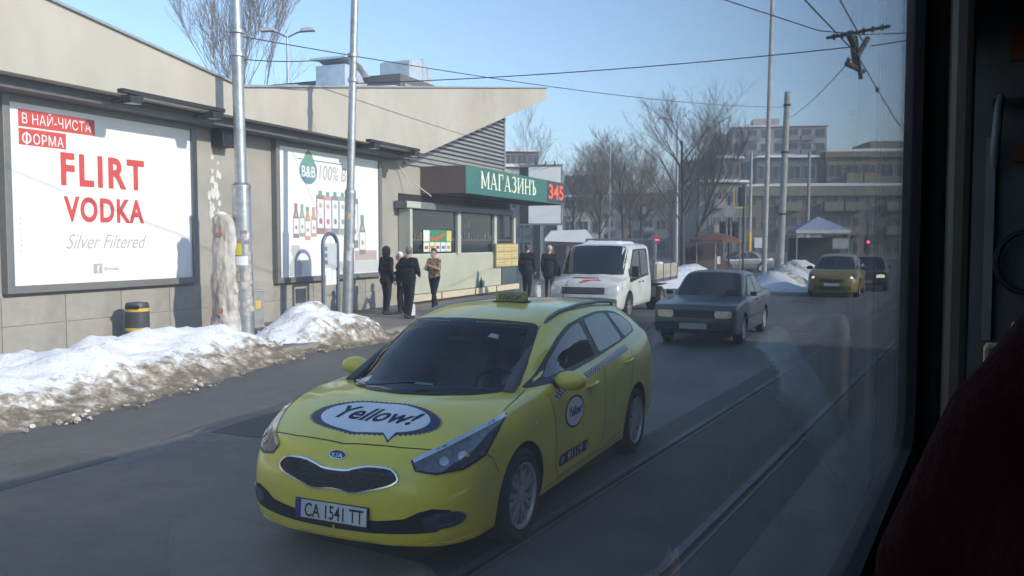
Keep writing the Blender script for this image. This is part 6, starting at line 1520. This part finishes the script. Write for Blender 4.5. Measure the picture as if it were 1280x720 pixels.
def pane_mat():
    m = bpy.data.materials.new('tram_glass'); m.use_nodes = True; nt = m.node_tree; L = nt.links.new; nt.nodes.remove(nt.nodes['Principled BSDF'])
    out = nt.nodes['Material Output']
    tr_ = nt.nodes.new('ShaderNodeBsdfTransparent'); tr_.inputs['Color'].default_value = (.95,.965,.965,1)
    gl = nt.nodes.new('ShaderNodeBsdfGlossy'); gl.inputs['Roughness'].default_value = 0.0; gl.inputs['Color'].default_value = (1,1,1,1)
    fr_ = nt.nodes.new('ShaderNodeFresnel'); fr_.inputs['IOR'].default_value = 1.33
    ge = nt.nodes.new('ShaderNodeNewGeometry'); io = nt.nodes.new('ShaderNodeMapRange'); L(ge.outputs['Backfacing'], io.inputs['Value'])
    io.inputs['To Min'].default_value = 1.47; io.inputs['To Max'].default_value = 1 / 1.47; L(io.outputs['Result'], fr_.inputs['IOR'])   # the same reflection on both faces of the sheet
    mx = nt.nodes.new('ShaderNodeMixShader'); L(fr_.outputs['Fac'], mx.inputs['Fac']); L(tr_.outputs[0], mx.inputs[1]); L(gl.outputs[0], mx.inputs[2])
    di = nt.nodes.new('ShaderNodeBsdfTranslucent'); di.inputs['Color'].default_value = (.75,.75,.73,1)
    tc = nt.nodes.new('ShaderNodeTexCoord'); mp = nt.nodes.new('ShaderNodeMapping'); mp.inputs['Scale'].default_value = (1, 1, .35); L(tc.outputs['Object'], mp.inputs['Vector'])
    no = nt.nodes.new('ShaderNodeTexNoise'); no.inputs['Scale'].default_value = 5; no.inputs['Detail'].default_value = 7; L(mp.outputs['Vector'], no.inputs['Vector'])
    mr = nt.nodes.new('ShaderNodeMapRange'); mr.inputs['From Min'].default_value = .3; mr.inputs['From Max'].default_value = .75; mr.inputs['To Min'].default_value = .016; mr.inputs['To Max'].default_value = .038
    L(no.outputs['Fac'], mr.inputs['Value'])
    m2 = nt.nodes.new('ShaderNodeMixShader'); L(mr.outputs['Result'], m2.inputs['Fac']); L(mx.outputs[0], m2.inputs[1]); L(di.outputs[0], m2.inputs[2]); L(m2.outputs[0], out.inputs['Surface'])
    return m
PANE = pane_mat()
for a0, a1 in WINS:
    rubber(a0, a1); TB(a0 - .03, a1 + .03, -.216, -.211, ZS - .03, ZT + .03).build('window_pane', PANE, tram)
# pillar between our window and the driver's cab, seen edge on
TB(2.69, 2.95, -.198, -.120, 1.2, 3.05).build('pillar', t_rub, tram, bevel=.02); TB(2.95, 3.12, -.198, -.098, 1.2, 3.05).build('pillar', t_in, tram, bevel=.02)
TB(2.60, 2.68, -.124, -.062, 1.0, 3.05).build('handrail_post', t_grey, tram, bevel=.02); TB(3.14, 3.24, -.198, -.108, 1.0, 3.05).build('pillar_trim', t_in, tram, bevel=.01)
TB(-.9, 2.66, -.198, -.172, .86, ZS - .075).build('inner_panel', t_in, tram)
TB(4.00, 4.04, -.198, 1.9, .86, 3.05).build('cab_partition', t_in, tram)
TB(3.97, 4.00, -.046, -.012, 1.6, 2.42).build('partition_strip', mat('partition_grey', (.16,.16,.165), .5), tram)
TB(3.96, 4.00, .030, .20, 2.72, 2.86).build('orange_panel', mat('tram_orange', (.16,.035,.006), .5), tram); TB(3.96, 4.00, .050, .20, 2.32, 2.38).build('orange_panel', mat('tram_orange', (.16,.035,.006), .5), tram)
gh = MB().tube([(3.96,.0,2.58),(3.93,.005,2.55),(3.90,.012,2.43),(3.90,.016,2.34),(3.93,.016,2.30)], [.014,.016,.018,.018,.014], 8).build('grab_handle', mat('handle_grey', (.12,.12,.125), .4), tram, smooth=60)
TB(3.94, 3.97, -.03, .14, 2.54, 2.57).build('handle_bracket', M['black'], gh)
MB().tube([(3.96, -.10 - .10*math.cos(2*math.pi*k/24), 1.92 + .12*math.sin(2*math.pi*k/24)) for k in range(25)], .012, 6).build('driver_wheel', M['black'], tram)
# seats
seat_m = mat('beige_seat_shell', (.74,.56,.36), .5, var=.08)
def seat(label, a, b, top):
    r = empty('tram_bench', T(a, b, .86), TROT, label, 'seat', 'tram seats'); q = MB()
    q.prism([(-.03,.42),(.42,.44),(.44,.48),(.0,.475),(-.05,top-.86-.04),(-.065,top-.86),(-.10,top-.86-.02),(-.085,.46)], -.17, .17, 'y'); q.build('shell', seat_m, r, bevel=.015)
    MB().tube([(.18,0,0),(.18,0,.43)], .03, 8).build('pedestal', t_grey, r); B(.03,.22,-.18,.18,0,.02).build('foot_plate', t_grey, r); return r
seat('beige tram seat carrying the passenger in dark red', .72, .20, 1.70)
bn_ = seat('added beige tram seat whose two uprights reflect in the window', 3.42, .14, 1.66)
for y_, top_ in ((.125, 1.73), (.03, 1.63)): MB().tube([(-.10,y_-.06,.40),(-.10,y_-.06,top_-.90),(-.10,y_-.06,top_-.86)], [.036,.036,.022], 12).build('reflection_upright', seat_m, bn_, smooth=60)  # uprights added out of view for their beige reflection in the pane
def sitting(label, a, b, jacket, trousers, hair, arm, shoulder=1.90, sleeve=None, place=None, arm2=((.10,-.26,.74),(.34,-.12,.66))):
    root = empty('person', *(place or (T(a, b, .86), TROT)), label, 'person', None if place else 'passengers in the tram'); mb = MB(); segs = []
    def s(p, ra, q, rb, mi): p, q = Vector(p), Vector(q); capsule(mb, p, ra, q, rb, 14); segs.append((p, q, ra, rb, mi))
    d = shoulder - 1.90
    s((0,-.08,.57), .14, (0,.08,.57), .14, 1)
    for e in (1,-1):
        s((.0,e*.09,.56), .10, (.42,e*.11,.52), .075, 1); an = (.74,e*.11,.34) if place else (.38,e*.11,.08); s((.42,e*.11,.50), .072, an, .052, 1); s((an[0]-.03,an[1],an[2]-.035), .045, (an[0]+.15,an[1]+e*.01,an[2]-.045 + (.06 if place else 0)), .036, 3)
    s((0,-.07,.66), .155, (0,.07,.66), .155, 0); s((0,-.09,.86+d), .15, (0,.09,.86+d), .15, 0); s((.0,-.12,1.0+d), .10, (0,.12,1.0+d), .10, 0); s((0,-.06,1.05+d), .085, (0,.06,1.05+d), .085, 0)
    s((0,0,1.08+d), .07, (.02,0,1.18+d), .058, 2); hc = Vector((.04,0,1.29+d)); s(hc + Vector((-.015,0,.03)), .09, hc + Vector((.012,0,-.05)), .07, 2)
    s(hc + Vector((.085,0,0)), .012, hc + Vector((.10,0,-.022)), .016, 2)
    for e in (1,-1): s(hc + Vector((0,e*.085,0)), .016, hc + Vector((-.005,e*.088,-.03)), .014, 2)
    arms = []
    for e, A in ((1, arm), (-1, arm2)):
        el, wr = [Vector(q) for q in A]; s((0,e*.17,.95+d), .088, el, .070, 4); s(el, .066, wr, .048, 4); dd = (wr - el).normalized(); s(wr, .032, wr + dd*.085, .034, 2); arms.append((wr, dd))
    me = remesh(mb, .014, 4); idx = [min(segs, key=lambda q: seg_dist(p.center, q[0], q[1], q[2], q[3]))[4] for p in me.polygons]
    me.polygons.foreach_set('material_index', idx); fm = MB()
    for wr, dd in arms:
        sd = dd.cross(Vector((0,0,1))).normalized(); up = sd.cross(dd)
        for off, ln in ((-.026,.062),(-.009,.074),(.009,.069),(.026,.052)):
            a_ = wr + dd*.11 + sd*off; b_ = a_ + dd*ln*.55 - up*.014; c_ = b_ + dd*ln*.3 - up*.03; capsule(fm, a_, .0095, b_, .009, 8); capsule(fm, b_, .009, c_, .007, 8)
        a_ = wr + dd*.04 + sd*.03; capsule(fm, a_, .012, a_ + dd*.04 + sd*.03, .009, 8)
    bm = bmesh.new(); bm.from_mesh(me); n0 = len(bm.faces); tmp = fm.mesh('f'); bm.from_mesh(tmp); bm.faces.ensure_lookup_table()
    for f in bm.faces[n0:]: f.material_index = 2
    bm.to_mesh(me); bm.free(); bpy.data.meshes.remove(tmp); me.polygons.foreach_set('use_smooth', [True]*len(me.polygons))
    for c, t in ((jacket,'coat'), (trousers,'trousers')): me.materials.append(mat(t, c, .95, var=.25, scale=10, bump=.6, bscale=24, spec=.08))
    me.materials.append(skin_m); me.materials.append(shoe_m); me.materials.append(mat('sleeve', sleeve or jacket, .95, var=.25, scale=10, bump=.6, bscale=24, spec=.08)); link('body', me, None, root)
    q = MB(); q.ball((0,0,0), (.102,.096,.10), 18); q.v = [(x, y, z if not (x > .02 and z < .03) else max(z, .03)) for x, y, z in q.v]; q.build('hair', mat('hair', hair, .8, var=.2), root, smooth=80, loc=hc + Vector((-.02,0,.04)))
    e_ = MB()
    for e in (1,-1): e_.ball(hc + Vector((.08, e*.033, .012)), .010, 8)
    e_.ball(hc + Vector((.084,0,-.052)), (.008,.022,.005), 8); e_.build('eyes_and_mouth', mat('eyes', (.05,.03,.03), .4), root)
    return root
sitting('passenger in a dark red coat seen from behind beside the window', .86, .215, (.013,.0007,.0014), (.01,.01,.012), (.03,.02,.015), ((.04,.245,.82),(.30,.20,.70)), 1.915)
sitting('added unseen passenger in a dark vest whose pale blue sleeves reflect in the window', 2.92, .42, (.03,.03,.035), (.02,.02,.03), (.05,.035,.02), ((.05,.30,.62),(.12,.42,.36)), 1.74, (.72,.84,.95))  # out of view, added so the pale sleeves reflect as a streak in the pane
dp = Matrix.Translation(TAXI_POS) @ Matrix.Rotation(car_rot(TAXI_YAW), 4, 'Z') @ Vector((-1.33, .37, -.08))
sitting('person in a grey jacket driving the yellow taxi', 0, 0, (.30,.31,.33), (.03,.03,.035), (.04,.03,.025), ((.20,.24,.74),(.50,.16,.86)), 1.86, None, (dp, car_rot(TAXI_YAW)), ((.20,-.24,.74),(.50,-.16,.86)))

# ------------------------------------------------------------------ winter haze over the street
hz = MB().box(-440, 440, -115, 640, -1.6, 30); hm = bpy.data.materials.new('haze_air'); hm.use_nodes = True
hm.node_tree.nodes.remove(hm.node_tree.nodes['Principled BSDF']); pv_ = hm.node_tree.nodes.new('ShaderNodeVolumePrincipled')
pv_.inputs['Color'].default_value = (.86,.90,.96,1); pv_.inputs['Density'].default_value = .0027; pv_.inputs['Anisotropy'].default_value = .25
hm.node_tree.links.new(pv_.outputs[0], hm.node_tree.nodes['Material Output'].inputs['Volume'])
tag(hz.build('haze', hm), 'thin pale winter haze', kind='stuff')
